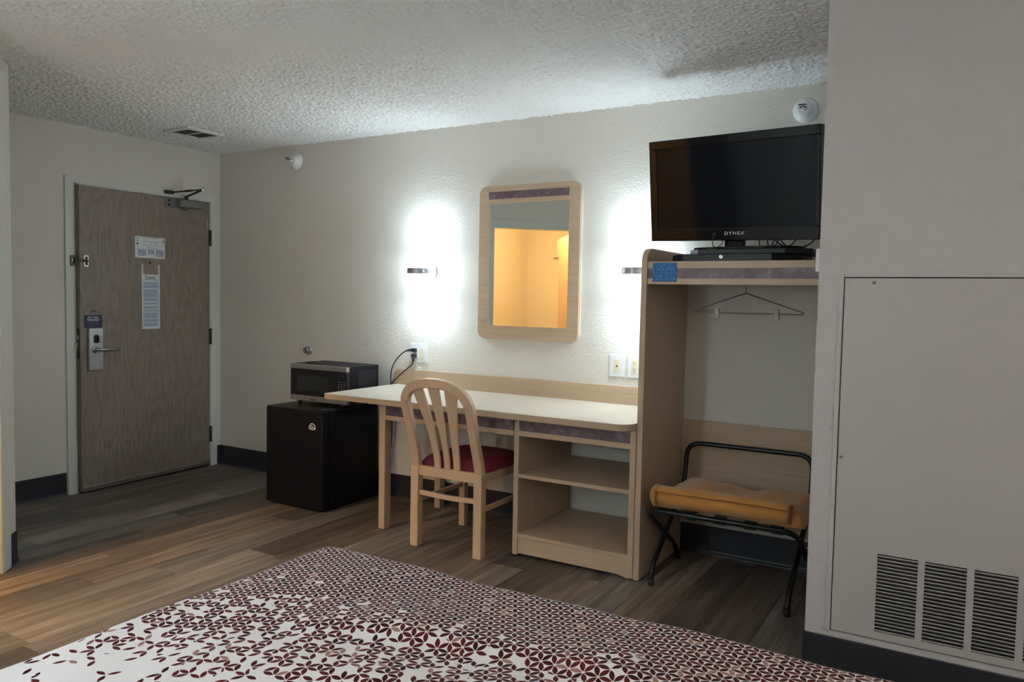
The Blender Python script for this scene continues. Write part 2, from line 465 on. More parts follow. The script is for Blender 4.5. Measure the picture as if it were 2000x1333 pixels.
# bathroom walls: hall side, diagonal with doorway, bedroom side
struct('wall_hall', B(0, DX-0.02, DY-0.1, DY, -0.02, H+0.02), 'wall_paint', 'short hall wall facing the desk wall beside the entry door', 'wall')
BS0, BS1, BZ = 0.182, 1.09, 2.033           # bathroom doorway along the diagonal
dw = MB()
for (s0, s1, z0, z1) in ((0, BS0, -0.02, H+0.02), (BS1, DLEN, -0.02, H+0.02), (BS0, BS1, BZ, H+0.02)):
    dw.prism([diag(s0, 0, z0), diag(s1, 0, z0), diag(s1, -0.1, z0), diag(s0, -0.1, z0)], (0, 0, z1-z0))
struct('wall_diagonal', dw, 'wall_paint', 'narrow pale wall edge at the far left, cut by the bathroom doorway', 'wall')
e = diag(DLEN)
struct('wall_bathroom', B(e.x-0.1, e.x, YN, e.y+0.02, -0.02, H+0.02), 'wall_paint', 'cream side wall of the bathroom next to the bed', 'wall')
struct('wall_bathroom_end', B(0, e.x-0.1, YN, YN+0.1, -0.02, H+0.02), 'bath_paint', 'warm lit end wall inside the bathroom', 'wall')
struct('wall_bathroom_side', B(0, 0.255, YN+0.1, DY-0.1, -0.02, H+0.02), 'bath_paint', 'warm lit side wall inside the bathroom', 'wall')
# column with air handler
struct('wall_column', B(CX, CX1, CY, 0, -0.02, H+0.02), 'column_paint', 'grey white textured column in front of the wardrobe', 'wall')
ceiling = struct('ceiling', B(-T, XR+T, YN-T, T, H, H+0.1), 'popcorn_ceiling', 'white popcorn textured ceiling', 'ceiling')
import numpy as np
def popcorn(x0, x1, y0, y1, stepc):
    """sprayed acoustic texture: a sheet of small lumps hanging under the slab"""
    rng = np.random.default_rng(5)
    nx, ny = int((x1-x0)/stepc)+1, int((y1-y0)/stepc)+1
    def blur(a):
        return (a+np.roll(a, 1, 0)+np.roll(a, -1, 0)+np.roll(a, 1, 1)+np.roll(a, -1, 1))/5
    a = rng.random((ny, nx)); f = blur(blur(a)); f = (f-f.mean())/f.std()
    h = 0.0054*np.clip(f*0.62+0.30, 0, 1.6)+0.0008*rng.random((ny, nx))
    X_, Y_ = np.meshgrid(np.linspace(x0, x1, nx), np.linspace(y0, y1, ny))
    co = np.stack([X_, Y_, H-0.0006-h], -1).reshape(-1, 3).astype(np.float32)
    i = (np.arange(ny-1)[:, None]*nx+np.arange(nx-1)[None, :]).reshape(-1)
    q = np.stack([i, i+nx, i+nx+1, i+1], -1).astype(np.int32)
    me_ = bpy.data.meshes.new('popcorn_texture')
    me_.vertices.add(len(co)); me_.vertices.foreach_set('co', co.ravel())
    me_.loops.add(q.size); me_.loops.foreach_set('vertex_index', q.ravel())
    me_.polygons.add(len(q)); me_.polygons.foreach_set('loop_start', np.arange(0, q.size, 4, dtype=np.int32))
    me_.update(calc_edges=True); me_.validate()
    me_.polygons.foreach_set('use_smooth', np.ones(len(q), dtype=bool))
    me_.materials.append(MATS['popcorn_ceiling'])
    o = bpy.data.objects.new('popcorn_texture', me_); COL.objects.link(o); o.parent = ceiling; o['kind'] = 'stuff'
    o['label'] = 'sprayed popcorn lumps'
popcorn(0.0, 5.0, -2.9, 0.0, 0.0052)
# corridor behind the entry door, dark
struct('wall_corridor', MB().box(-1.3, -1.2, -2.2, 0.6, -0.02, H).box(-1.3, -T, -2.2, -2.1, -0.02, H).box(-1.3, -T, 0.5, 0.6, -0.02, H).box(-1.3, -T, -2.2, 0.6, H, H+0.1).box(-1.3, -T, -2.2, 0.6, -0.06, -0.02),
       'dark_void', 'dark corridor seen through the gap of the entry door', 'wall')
# floor with planks ----------------------------------------------------
floor = struct('floor', B(-T, XR+T, YN-T, T, -0.06, -0.007), 'subfloor', 'grey brown wood look vinyl plank floor', 'floor')
PW, PL = 0.195, 1.22
known = {0: -1.424, 1: -1.787, 3: -1.10, 4: -1.425, 5: -1.762, 6: -2.03}
k0 = -2
for k in range(k0, 36):
    x0 = 0.30+PW*k; x1 = x0+PW
    if x1 <= 0 or x0 >= XR: continue
    y = known.get(k, -random.uniform(0, PL))
    while y < -PL*0.02: y += PL
    cuts = []
    while y > YN-PL: cuts.append(y); y -= PL
    for i in range(len(cuts)-1):
        ya, yb = min(cuts[i], 0.0), max(cuts[i+1], YN)
        if ya-yb < 0.03: continue
        xa, xb = max(x0, 0.0), min(x1, XR)
        m = B(xa+0.0008, xb-0.0008, yb+0.0008, ya-0.0008, -0.007, 0.0)
        me_o = m.build('plank', 'vinyl_plank', None)
        # keep own origin so that grain differs, then parent to the floor
        me_o.parent = floor

# baseboards -------------------------------------------------------------
def baseboard(name, p0, p1, nrm, label, h=0.152):
    p0 = Vector((*p0, 0)); p1 = Vector((*p1, 0)); n = Vector((*nrm, 0)).normalized()
    prof = [(0, 0.001), (0.015, 0.001), (0.013, 0.006), (0.008, 0.012), (0.0055, 0.022), (0.005, h-0.003), (0.003, h), (0, h)]
    struct(name, MB().prism([p0+n*(a+0.0005)+Vector((0, 0, z)) for a, z in prof], p1-p0), 'baseboard_vinyl', label, 'baseboard')
baseboard('baseboard_far', (0.006, 0), (3.07, 0), (0, -1), 'dark slate vinyl baseboard along the desk wall behind the fridge')
baseboard('baseboard_niche', (3.775, 0), (CX-0.001, 0), (0, -1), 'dark vinyl baseboard at the back of the wardrobe niche')
baseboard('baseboard_left', (0, DY), (0, -1.222), (1, 0), 'dark vinyl baseboard between the hall wall and the entry door')
baseboard('baseboard_corner', (0, -0.035), (0, 0), (1, 0), 'tiny piece of dark baseboard between door frame and room corner')
baseboard('baseboard_hall', (0, DY), (DX-0.03, DY), (0, 1), 'dark vinyl baseboard on the short hall wall')
a, b = diag(0.0), diag(0.086)
baseboard('baseboard_diagonal', (a.x, a.y), (b.x, b.y), (DN.x, DN.y), 'short dark baseboard piece beside the bathroom doorway')
a, b = diag(BS1+0.09), diag(DLEN)
baseboard('baseboard_bathroom', (a.x, a.y), (b.x, b.y), (DN.x, DN.y), 'dark baseboard on the bedroom side of the bathroom doorway')
baseboard('baseboard_column', (CX, CY), (CX1, CY), (0, -1), 'dark vinyl baseboard under the louvered panel')
baseboard('baseboard_column_side', (CX, 0), (CX, CY), (-1, 0), 'dark vinyl baseboard on the wardrobe side of the column')

# entry door frame ---------------------------------------------------------
fr = thing('trim_1', (0, DO0, 0), 'pale painted metal frame around the entry door', 'door frame', kind='structure')
part('jamb', MB().box(-0.115, 0.008, DO0, DO0+0.012, 0, DOZ), 'trim_paint', fr)
part('jamb', MB().box(-0.115, 0.008, DO1-0.008, DO1, 0, DOZ), 'trim_paint', fr)
part('jamb_head', MB().box(-0.115, 0.008, DO0, DO1, DOZ-0.008, DOZ), 'trim_paint', fr)
CW = 0.052
part('casing', MB().prism([(0, DO0, 0), (0, DO0-CW-0.01, 0), (0, DO0-CW-0.01, DOZ+CW-0.01), (0, DO0, DOZ)], (0.012, 0, 0)), 'trim_paint', fr, 0.0015)
part('casing', MB().prism([(0, DO1, 0), (0, DO1+CW, 0), (0, DO1+CW, DOZ+CW-0.01), (0, DO1, DOZ)], (0.012, 0, 0)), 'trim_paint', fr, 0.0015)
part('casing_head', MB().prism([(0, DO0, DOZ), (0, DO0-CW-0.01, DOZ+CW-0.01), (0, DO1+CW, DOZ+CW-0.01), (0, DO1, DOZ)], (0.012, 0, 0)), 'trim_paint', fr, 0.0015)
part('stop', MB().box(-0.07, -0.055, DO0+0.012, DO0+0.03, 0, DOZ-0.008).box(-0.07, -0.055, DO1-0.026, DO1-0.008, 0, DOZ-0.008), 'trim_paint', fr)
# swing bar guard, frame half
sg = part('guard_bracket', MB().box(0.012, 0.020, DO0-0.034, DO0-0.006, 1.515, 1.585).box(0.018, 0.034, DO0-0.016, DO0+0.004, 1.53, 1.57), 'dark_bronze', fr, 0.002, label='small dark metal swing guard bracket')
part('guard_pin', MB().tube([(0.03, DO0-0.03, 1.53), (0.03, DO0-0.03, 1.57)], 0.007, 8), 'chrome', sg)
part('strike_lip', MB().box(0.008, 0.016, DO0-0.018, DO0+0.004, 0.955, 1.0), 'trim_paint', fr, 0.002)

# entry door, slightly ajar; local frame: hinge edge at origin, leaf towards -y, face +x
DW = 1.046
TH = math.asin(0.052/DW)
door = thing('door_1', (-0.002, DO1-0.009, 0.0), 'grey brown oak veneer entry door standing slightly ajar', 'door', rot=(0, 0, TH), kind='structure')
L = dict(local=True)
part('leaf', B(-0.045, 0, -DW, 0, 0.012, 2.045), 'door_veneer', door, 0.0015, **L)
sw = part('door_sweep', MB().box(0.0005, 0.010, -DW+0.004, -0.004, 0.012, 0.045).box(0.0005, 0.016, -DW+0.004, -0.004, 0.034, 0.042), 'aluminium', door, 0.001, label='aluminium sweep along the bottom edge', **L)
for yy in (-0.98, -0.72, -0.45, -0.15): part('screw', MB().lathe([(0.004, 0), (0.003, 0.002)], (0.010, yy, 0.028), (1, 0, 0), 8), 'dark_bronze', sw, **L)
for z in (1.777, 1.018, 0.254):
    hg = part('hinge', MB().box(-0.002, 0.003, -0.004, 0.004, z-0.06, z+0.06), 'dark_bronze', door, label='dark bronze hinge', **L)
    for q in range(5): part('knuckle', MB().tube([(0.011, 0.006, z-0.062+q*0.0248), (0.011, 0.006, z-0.0625+(q+1)*0.0248-0.0008)], 0.0085, 10), 'dark_bronze', hg, **L)
# door coordinates: yl = world y - hinge y (approx)
def dy(y): return (y-(DO1-0.009))
lock = part('lock_plate', MB().prism([(0.0, p, q) for p, q in rrect(dy(-1.100), dy(-1.000), 0.822, 1.104, 0.006)], (0.022, 0, 0)), 'satin_nickel', door, 0.003, label='satin nickel lock plate with lever', **L)
part('lever', MB().tube(fillet([(0.022, dy(-1.062), 0.963), (0.060, dy(-1.062), 0.963), (0.062, dy(-1.03), 0.962), (0.058, dy(-0.905), 0.958)], 0.02), [0.016, 0.013, 0.012, 0.012, 0.012, 0.012, 0.012, 0.0125, 0.0125, 0.0125, 0.0125, 0.0125, 0.0125, 0.010][:14], 12), 'satin_nickel', lock, **L)
part('lever_rose', MB().lathe([(0.026, 0), (0.024, 0.006), (0.016, 0.010)], (0.022, dy(-1.062), 0.963), (1, 0, 0), 20), 'satin_nickel', lock, **L)
part('deadbolt_slot', MB().prism([(0.022, p, q) for p, q in rrect(dy(-1.070), dy(-1.030), 1.005, 1.060, 0.012)], (0.002, 0, 0)), 'dark_slot', lock, **L)
part('thumb_turn', MB().box(0.024, 0.045, dy(-1.044), dy(-1.032), 1.010, 1.056), 'chrome', lock, 0.003, **L)
part('latch_plate', MB().box(-0.036, -0.010, -DW-0.001, -DW+0.001, 0.90, 1.105), 'dark_bronze', door, label='dark latch plate on the door edge', **L)
part('latch_bolt', MB().box(-0.030, -0.016, -DW-0.009, -DW, 0.985, 1.010).box(-0.029, -0.017, -DW-0.003, -DW, 1.03, 1.06), 'chrome', door, 0.001, **L)
gd = part('guard_plate', MB().prism([(0.0, p, q) for p, q in rrect(dy(-1.120), dy(-1.088), 1.512, 1.588, 0.006)], (0.006, 0, 0)), 'chrome', door, 0.001, label='chrome swing guard plate', **L)
part('guard_knob', MB().tube([(0.006, dy(-1.104), 1.55), (0.022, dy(-1.104), 1.55), (0.030, dy(-1.135), 1.55)], 0.006, 8).lathe([(0.004, -0.009), (0.009, -0.004), (0.009, 0.004), (0.004, 0.009)], (0.030, dy(-1.137), 1.55), (0, 1, 0), 10), 'dark_bronze', gd, **L)
part('guard_slot', MB().box(0.006, 0.0075, dy(-1.112), dy(-1.096), 1.522, 1.578), 'dark_slot', gd, **L)
part('peephole', MB().lathe([(0.010, 0), (0.009, 0.004), (0.004, 0.005)], (0.0, dy(-0.622), 1.561), (1, 0, 0), 14), 'dark_bronze', door, label='dark peephole', **L)
part('scuff', MB().box(0.0, 0.0008, dy(-0.118), dy(-0.112), 1.845, 1.905), 'trim_paint', door, label='small pale scrape near the hinge', **L)
# closer
cl = part('closer_body', MB().prism([(0.006, p, q) for p, q in [(dy(-0.405), 1.985), (dy(-0.405), 2.038), (dy(-0.195), 2.038), (dy(-0.195), 1.985)]], (0.055, 0, 0)), 'closer_grey', door, 0.004, label='grey metal door closer', **L)
part('closer_bracket', MB().box(0, 0.010, dy(-0.488), dy(-0.385), 1.978, 2.040), 'closer_grey', cl, 0.002, **L)
for zz in (1.993, 2.022): part('closer_screw', MB().lathe([(0.010, 0), (0.009, 0.003)], (0.010, dy(-0.466), zz), (1, 0, 0), 10), 'dark_slot', cl, **L)
part('closer_cap', MB().lathe([(0.022, 0), (0.022, 0.012), (0.012, 0.020)], (0.034, dy(-0.335), 1.985), (0, 0, -1), 16), 'closer_grey', cl, **L)
part('closer_spindle', MB().lathe([(0.012, 0), (0.012, 0.022)], (0.034, dy(-0.335), 2.038), (0, 0, 1), 12), 'dark_bronze', cl, **L)
elb = (0.215, dy(-0.340), 2.108)
part('closer_arm', MB().ribbon([(0.034, dy(-0.345), 2.060), (0.12, dy(-0.335), 2.085), elb], 0.022, 0.007, lambda i, t: (t.cross(Vector((0, 0, 1))).normalized(), Vector((0, 0, 1)))), 'dark_bronze', cl, **L)
part('closer_arm', MB().tube([elb, (0.03, dy(-0.452), 2.082)], 0.0055, 8).tube([(0.15, dy(-0.379), 2.0992), (0.105, dy(-0.4067), 2.0926)], 0.0085, 8), 'dark_bronze', cl, **L)
part('closer_joint', MB().lathe([(0.011, -0.014), (0.012, -0.012), (0.012, 0.012), (0.011, 0.014)], elb, (0, 0, 1), 12), 'chrome', cl, **L)
part('closer_shoe', MB().box(-0.002, 0.03, dy(-0.497), dy(-0.440), 2.070, 2.094), 'dark_bronze', cl, 0.003, **L)

# notices on the door (own things) --------------------------------------------
Rz = Matrix.Rotation(TH, 4, 'Z'); hinge = Vector((-0.002, DO1-0.009, 0))
def on_door(name, yl, z, label, cat):
    p = hinge + Rz @ Vector((0.0006, yl, z)); return thing(name, p, label, cat, rot=(0, 0, TH))
ev = on_door('evacuation_plan', dy(-0.6215), 1.594, 'white evacuation plan card above the peephole on the entry door', 'sign')
part('card', B(0, 0.003, -0.121, 0.121, 0, 0.150), 'paper_white', ev, **L)
EM = lambda y, z: frame_mtx((0.0032, y, z), (0, 1, 0), (0, 0, 1))
part('title_line', MB().box(0.003, 0.0034, -0.060, 0.066, 0.140, 0.145), 'plan_print', ev, **L)
part('floor_plan', MB().box(0.003, 0.0034, -0.052, 0.060, 0.116, 0.118).box(0.003, 0.0034, -0.052, -0.050, 0.092, 0.118).box(0.003, 0.0034, 0.058, 0.060, 0.092, 0.118).box(0.003, 0.0034, -0.052, 0.060, 0.090, 0.0915).box(0.003, 0.0034, 0.006, 0.008, 0.100, 0.118).box(0.003, 0.0034, 0.038, 0.040, 0.100, 0.118), 'ink_dark', ev, **L)
part('title_line', MB().box(0.003, 0.0034, -0.032, 0.048, 0.072, 0.077), 'plan_print', ev, **L)
for (y0, y1, z0, z1) in ((-0.10, -0.035, 0.015, 0.064), (-0.018, 0.035, 0.028, 0.066), (0.048, 0.110, 0.015, 0.068)):
    part('paragraph', B(0.003, 0.0034, y0, y1, z0, z1), 'plan_print', ev, **L)
part('arrow_mark', MB().box(0.003, 0.0034, -0.104, -0.101, 0.118, 0.134).prism([(0.003, -0.110, 0.119), (0.003, -0.095, 0.119), (0.003, -0.1025, 0.110)], (0.0004, 0, 0)).box(0.003, 0.0034, -0.112, -0.093, 0.135, 0.139).box(0.003, 0.0034, -0.110, -0.095, 0.092, 0.104), 'ink_navy', ev, **L)
part('side_mark', MB().box(0.003, 0.0034, 0.108, 0.114, 0.115, 0.135).box(0.003, 0.0034, 0.097, 0.098, 0.075, 0.138), 'ink_dark', ev, **L)
nt = on_door('law_notice', dy(-0.6195), 1.088, 'tall white ILLINOIS law notice in a holder below the peephole', 'sign')
part('sheet', B(0, 0.002, -0.068, 0.068, 0.004, 0.390), 'paper_white', nt, **L)
part('holder_rail', B(0, 0.005, -0.0735, -0.062, 0, 0.462), 'white_plastic', nt, 0.001, **L)
part('holder_rail', B(0, 0.005, 0.062, 0.0735, 0, 0.462), 'white_plastic', nt, 0.001, **L)
part('holder_rail', B(0, 0.005, -0.0735, 0.0735, 0, 0.016), 'white_plastic', nt, 0.001, **L)
NM = lambda y, z: frame_mtx((0.0022, y, z), (0, 1, 0), (0, 0, 1))
text_part('state_name', 'ILLINOIS', 0.021, 'ink_navy', nt, NM(0.0, 0.366), 0.95, 0.0006)
part('prefix_line', B(0.002, 0.0024, -0.056, -0.030, 0.378, 0.382), 'ink_dim_blue', nt, **L)
part('rule', B(0.002, 0.0024, -0.058, 0.058, 0.351, 0.354), 'ink_navy', nt, **L)
for z0, z1 in ((0.292, 0.338), (0.228, 0.285), (0.200, 0.223), (0.175, 0.190), (0.145, 0.165), (0.125, 0.138), (0.078, 0.118), (0.050, 0.072), (0.020, 0.044)):
    part('paragraph', B(0.002, 0.0024, -0.059, 0.059, z0, z1), 'notice_print', nt, **L)
fy = on_door('protection_sticker', dy(-1.0575), 1.107, 'navy For Your Protection sticker above the lock plate', 'sticker')
part('label_sheet', B(0, 0.0015, -0.064, 0.064, 0, 0.086), 'sticker_navy', fy, **L)
FM = lambda y, z: frame_mtx((0.0017, y, z), (0, 1, 0), (0, 0, 1))
text_part('heading', 'For Your', 0.020, 'ink_white', fy, FM(0, 0.069), 1.0, 0.0003)
text_part('heading', 'Protection', 0.020, 'ink_white', fy, FM(0, 0.053), 1.0, 0.0003)
for z, wd in ((0.038, 0.035), (0.028, 0.048), (0.018, 0.030)): part('fine_print', B(0.0015, 0.0018, -wd, wd, z-0.002, z+0.002), 'ink_dim_blue', fy, **L)
tm = on_door('decal', dy(-1.055), 1.196, 'tiny dark round decal above the navy sticker', 'decal')
part('emblem', MB().tube([(0.0006, 0.020*math.cos(t), 0.020+0.012*math.sin(t)) for t in [i*2*PI/20 for i in range(20)]], 0.0012, 5, True), 'ink_dark', tm, **L)
part('emblem_bars', MB().box(0, 0.001, -0.031, -0.020, 0.024, 0.027).box(0, 0.001, 0.020, 0.031, 0.024, 0.027).box(0, 0.001, -0.031, -0.020, 0.010, 0.013).box(0, 0.001, 0.020, 0.031, 0.010, 0.013).box(0, 0.001, -0.010, 0.012, 0.019, 0.026), 'ink_dark', tm, **L)

# bathroom doorway ------------------------------------------------------------------
bf = thing('trim_2', diag(BS0, 0, 0), 'pale painted frame around the warm lit bathroom doorway', 'door frame', kind='structure')
def dpr(s0, s1, n0, n1, z0, z1): return MB().prism([diag(s0, n0, z0), diag(s1, n0, z0), diag(s1, n1, z0), diag(s0, n1, z0)], (0, 0, z1-z0))
part('jamb', dpr(BS0, BS0+0.012, -0.108, 0.008, 0, BZ), 'trim_paint', bf)
part('jamb', dpr(BS1-0.012, BS1, -0.108, 0.008, 0, BZ), 'trim_paint', bf)
part('jamb_head', dpr(BS0, BS1, -0.108, 0.008, BZ-0.012, BZ), 'trim_paint', bf)
part('casing', dpr(BS0-0.085, BS0+0.004, 0.0, 0.013, 0, BZ+0.066), 'trim_paint', bf, 0.002)
part('casing', dpr(BS1-0.004, BS1+0.075, 0.0, 0.013, 0, BZ+0.066), 'trim_paint', bf, 0.002)
part('casing_head', dpr(BS0+0.004, BS1-0.004, 0.0, 0.0125, BZ, BZ+0.066), 'trim_paint', bf, 0.002)
hp = diag(BS1-0.014, -0.10, 0); ep = Vector((1.212, -3.513, 0)); dv = (ep-hp).normalized(); nv = Vector((dv.y, -dv.x, 0))
bd = thing('door_2', hp, 'bathroom door swung open inward, seen in the mirror', 'door', kind='structure')
part('leaf', MB().prism([hp+Vector((0, 0, 0.012)), hp+dv*0.88+Vector((0, 0, 0.012)), hp+dv*0.88-nv*0.04+Vector((0, 0, 0.012)), hp-nv*0.04+Vector((0, 0, 0.012))], (0, 0, 2.010)), 'bath_door_wood', bd, 0.002)
for q in (0.001, -0.041):
    kp = hp+dv*0.82+nv*q; dr = nv if q > 0 else -nv
    part('knob', MB().lathe([(0.028, 0), (0.028, 0.005), (0.011, 0.008), (0.011, 0.03), (0.024, 0.04), (0.027, 0.052), (0.02, 0.062), (0.004, 0.065)], kp+Vector((0, 0, 0.95)), dr, 16), 'satin_nickel', bd)
bl = thing('bathroom_ceiling_light', (1.28, -3.18, H), 'warm glowing round ceiling light in the bathroom', 'ceiling light')
part('base', MB().lathe([(0.13, 0), (0.13, -0.02)], (1.28, -3.18, H-0.0005), (0, 0, 1), 28), 'white_plastic', bl)
part('globe', MB().lathe([(0.12, -0.021), (0.118, -0.04), (0.10, -0.065), (0.06, -0.085), (0.01, -0.092)], (1.28, -3.18, H), (0, 0, 1), 28), 'bath_lamp_glass', bl)
fx = thing('hair_dryer_holder', (0.70, YN+0.1, 1.87), 'small white wall holder in the bathroom, seen in the mirror', 'holder')
part('tray', B(0.655, 0.745, YN+0.1005, YN+0.16, 1.87, 1.885), 'white_plastic', fx, 0.004)
part('tube', MB().tube([(0.71, YN+0.13, 1.885), (0.71, YN+0.13, 2.08)], 0.018, 12), 'white_plastic', fx)

# ================================================================== DESK
desk = thing('desk', (2.79, -0.33, 0), 'long maple writing desk with purple inlay and open shelf cabinet', 'desk')
XL, XD = 1.800, 3.743                   # left end, right end
ZT = 0.770
top_pts = rrect(XL, XD, -0.704, -0.022, (0.008, 0.075, 0, 0), 8)
part('tabletop', MB().prism([(p, q, ZT-0.0012) for p, q in top_pts], (0, 0, 0.0012)), 'top_laminate', desk, label='pale laminate writing surface')
part('top_edge', MB().prism([(p, q, ZT-0.032) for p, q in top_pts], (0, 0, 0.0305)), 'maple_x', desk, 0.0015)
part('backsplash', MB().prism([(p, -0.0006, q) for p, q in rrect(1.765, XD, ZT-0.032, 0.872, (0, 0, 0, 0.06), 8)], (0, -0.020, 0)), 'maple_x', desk, 0.002)
part('leg', B(2.167, 2.211, -0.632, -0.575, 0, ZT-0.032), 'maple_z', desk, 0.002)
part('leg', B(2.167, 2.211, -0.085, -0.030, 0, ZT-0.032), 'maple_z', desk, 0.002)
YF = -0.630
part('upper_rail', B(2.211, 3.070, YF, YF+0.022, 0.722, ZT-0.032), 'maple_x', desk)
part('inlay', B(2.211, 3.070, YF+0.001, YF+0.021, 0.668, 0.722), 'purple_laminate', desk, label='mottled purple laminate strip')
part('lower_rail', B(2.211, 3.070, YF-0.001, YF+0.022, 0.641, 0.668), 'maple_x', desk, 0.001)
part('side_rail', B(2.178, 2.200, -0.575, -0.085, 0.641, ZT-0.032), 'maple_y', desk)
part('back_rail', B(2.211, 3.070, -0.045, -0.023, 0.60, ZT-0.032), 'maple_x', desk)
# cabinet
part('cabinet_side', B(3.070, 3.098, -0.620, -0.003, 0.012, ZT-0.032), 'maple_z', desk, 0.001)
part('cabinet_side', B(3.715, 3.7435, -0.620, -0.003, 0.012, ZT-0.032), 'maple_z', desk, 0.001)
part('glide', B(3.072, 3.096, -0.60, -0.55, 0.0, 0.012), 'dark_slot', desk)
part('glide', B(3.717, 3.741, -0.60, -0.55, 0.0, 0.012), 'dark_slot', desk)
part('upper_rail', B(3.098, 3.715, -0.618, -0.596, 0.720, ZT-0.032), 'maple_x', desk)
part('inlay', B(3.098, 3.715, -0.617, -0.596, 0.668, 0.720), 'purple_laminate', desk, label='mottled purple laminate strip')
part('lower_rail', B(3.098, 3.715, -0.619, -0.596, 0.641, 0.668), 'maple_x', desk, 0.001)
part('shelf', B(3.098, 3.715, -0.617, -0.010, 0.421, 0.441), 'maple_x', desk, 0.001)
part('shelf', B(3.098, 3.715, -0.617, -0.010, 0.104, 0.124), 'maple_x', desk, 0.001)
part('toe_board', MB().prism([(x, -0.610, z) for x, z in [(3.098, 0.018), (3.66, 0.018), (3.715, 0.004), (3.715, 0.104), (3.098, 0.104)]], (0, 0.018, 0)), 'maple_x', desk)

# ================================================================== WARDROBE
wd = thing('wardrobe', (4.197, -0.3, 0), 'open maple wardrobe niche with shelf, side panel and low back board', 'wardrobe')
SX0, SX1 = 3.7440, 3.7730
part('side_panel', MB().prism([(SX0, p, q) for p, q in rrect(-0.612, -0.002, 0.006, 1.606, (0, 0, 0, 0.07), 10)], (SX1-SX0, 0, 0)), 'maple_z', wd, 0.002)
part('shelf_board', B(SX1, CX-0.002, -0.585, -0.002, 1.515, 1.541), 'maple_x', wd)
part('fascia_upper', B(SX1, CX-0.002, -0.604, -0.585, 1.508, 1.541), 'maple_x', wd, 0.001)
part('fascia_inlay', B(SX1, CX-0.002, -0.603, -0.585, 1.462, 1.508), 'purple_laminate', wd, label='mottled purple laminate strip')
part('fascia_lower', B(SX1, CX-0.002, -0.604, -0.585, 1.434, 1.462), 'maple_x', wd, 0.001)
part('back_board', B(SX1, CX-0.002, -0.022, -0.002, 0.176, 0.719), 'maple_x', wd, 0.001)
part('hang_rail', MB().tube([(4.179, -0.585, 1.482), (4.179, -0.003, 1.482)], 0.008, 12), 'chrome', wd)
part('glide', B(SX0+0.002, SX1-0.002, -0.59, -0.54, 0.0, 0.006), 'dark_slot', wd)

# hanger with clips
HY = -0.38; hx = 4.179
hg = thing('clothes_hanger', (hx, HY, 1.30), 'chrome wire clothes hanger with two clips under the wardrobe shelf', 'hanger')
hook = [(hx+0.019*math.cos(t), HY, 1.488+0.019*math.sin(t)) for t in [-0.9+i*(PI+0.9)/10 for i in range(11)]]
hook = hook[::-1]
hookp = [(hx, HY, 1.400), (hx, HY, 1.452)] + [(hx+0.019*math.cos(t), HY, 1.4795+0.019*math.sin(t)) for t in [-PI/2+0.5+i*(PI*1.35)/10 for i in range(11)]]
part('hook', MB().tube(hookp, 0.0032, 8), 'chrome', hg)
part('wire', MB().tube(fillet([(hx, HY, 1.400), (3.925, HY, 1.312), (3.935, HY, 1.305), (4.43, HY, 1.305), (4.445, HY, 1.312), (hx, HY, 1.400)], 0.018, 6), 0.0032, 8), 'clip_metal', hg)
for cx_ in (4.044, 4.321):
    cp = part('clip', B(cx_-0.012, cx_+0.012, HY-0.007, HY-0.003, 1.278, 1.327), 'clip_metal', hg, 0.001)
    part('clip_back', B(cx_-0.012, cx_+0.012, HY+0.003, HY+0.007, 1.278, 1.327), 'clip_metal', cp, 0.001)
    part('clip_spring', MB().tube([(cx_-0.011, HY, 1.305), (cx_+0.011, HY, 1.305)], 0.005, 8), 'dark_bronze', cp)

# blue sign taped to the shelf front
bs = tag(B(3.800, 3.916, -0.6065, -0.6045, 1.446, 1.535).build('blue_notice', 'blue_sign_print'), 'bright blue printed notice taped to the wardrobe shelf front', 'sign')

# ================================================================== TV
tvb = thing('tv_lock_base', (4.15, -0.38, 1.541), 'flat black swivel base with round key lock under the television', 'tv base')
part('lock_box', MB().prism([(x, y, 1.5415) for x, y in [(3.858, -0.50), (3.925, -0.560), (4.33, -0.560), (4.44, -0.44), (4.44, -0.20), (3.858, -0.20)]], (0, 0, 0.034)), 'black_plastic', tvb, 0.003)
part('swivel_plate', MB().prism([(x, y, 1.5762) for x, y in [(3.93, -0.46), (3.99, -0.53), (4.38, -0.53), (4.482, -0.45), (4.482, -0.20), (3.93, -0.20)]], (0, 0, 0.024)), 'black_plastic', tvb, 0.003)
kl = part('key_lock', MB().lathe([(0.0095, 0), (0.0095, 0.005), (0.007, 0.006)], (4.107, -0.560, 1.5615), (0, -1, 0), 18), 'satin_nickel', tvb, label='round chrome key lock')
part('key_slot', MB().box(4.1055, 4.1085, -0.5672, -0.566, 1.557, 1.566), 'dark_slot', kl)
tvw, tvh = 0.854, 0.494
tv = thing('television', (4.09, -0.415, 1.893), 'black flat screen television on the wardrobe shelf', 'television')
tv.rotation_mode = 'XYZ'
mt = Matrix.Rotation(-0.197, 4, 'Z') @ Matrix.Rotation(0.145, 4, 'X') @ Matrix.Rotation(0.025, 4, 'Y')
tv.rotation_euler = mt.to_euler('XYZ')
bw = 0.042; bb = 0.060
X0, X1, Z0, Z1 = -tvw/2, tvw/2, -tvh/2, tvh/2
part('bezel', MB().box(X0, X1, 0, 0.05, Z1-bw, Z1).box(X0, X0+bw, 0, 0.05, Z0+bb, Z1-bw).box(X1-bw*0.45, X1, 0, 0.05, Z0+bb, Z1-bw).box(X0, X1, 0, 0.05, Z0, Z0+bb), 'black_gloss', tv, 0.003, **L)
part('screen', B(X0+bw, X1-bw*0.45, 0.004, 0.02, Z0+bb, Z1-bw), 'screen_glass', tv, **L)
part('rear_shell', MB().box(X0+0.004, X1-0.004, 0.05, 0.062, Z0+0.004, Z1-0.004).box(X0+0.09, X1-0.09, 0.062, 0.10, Z0+0.05, Z1-0.06), 'black_plastic', tv, 0.004, **L)
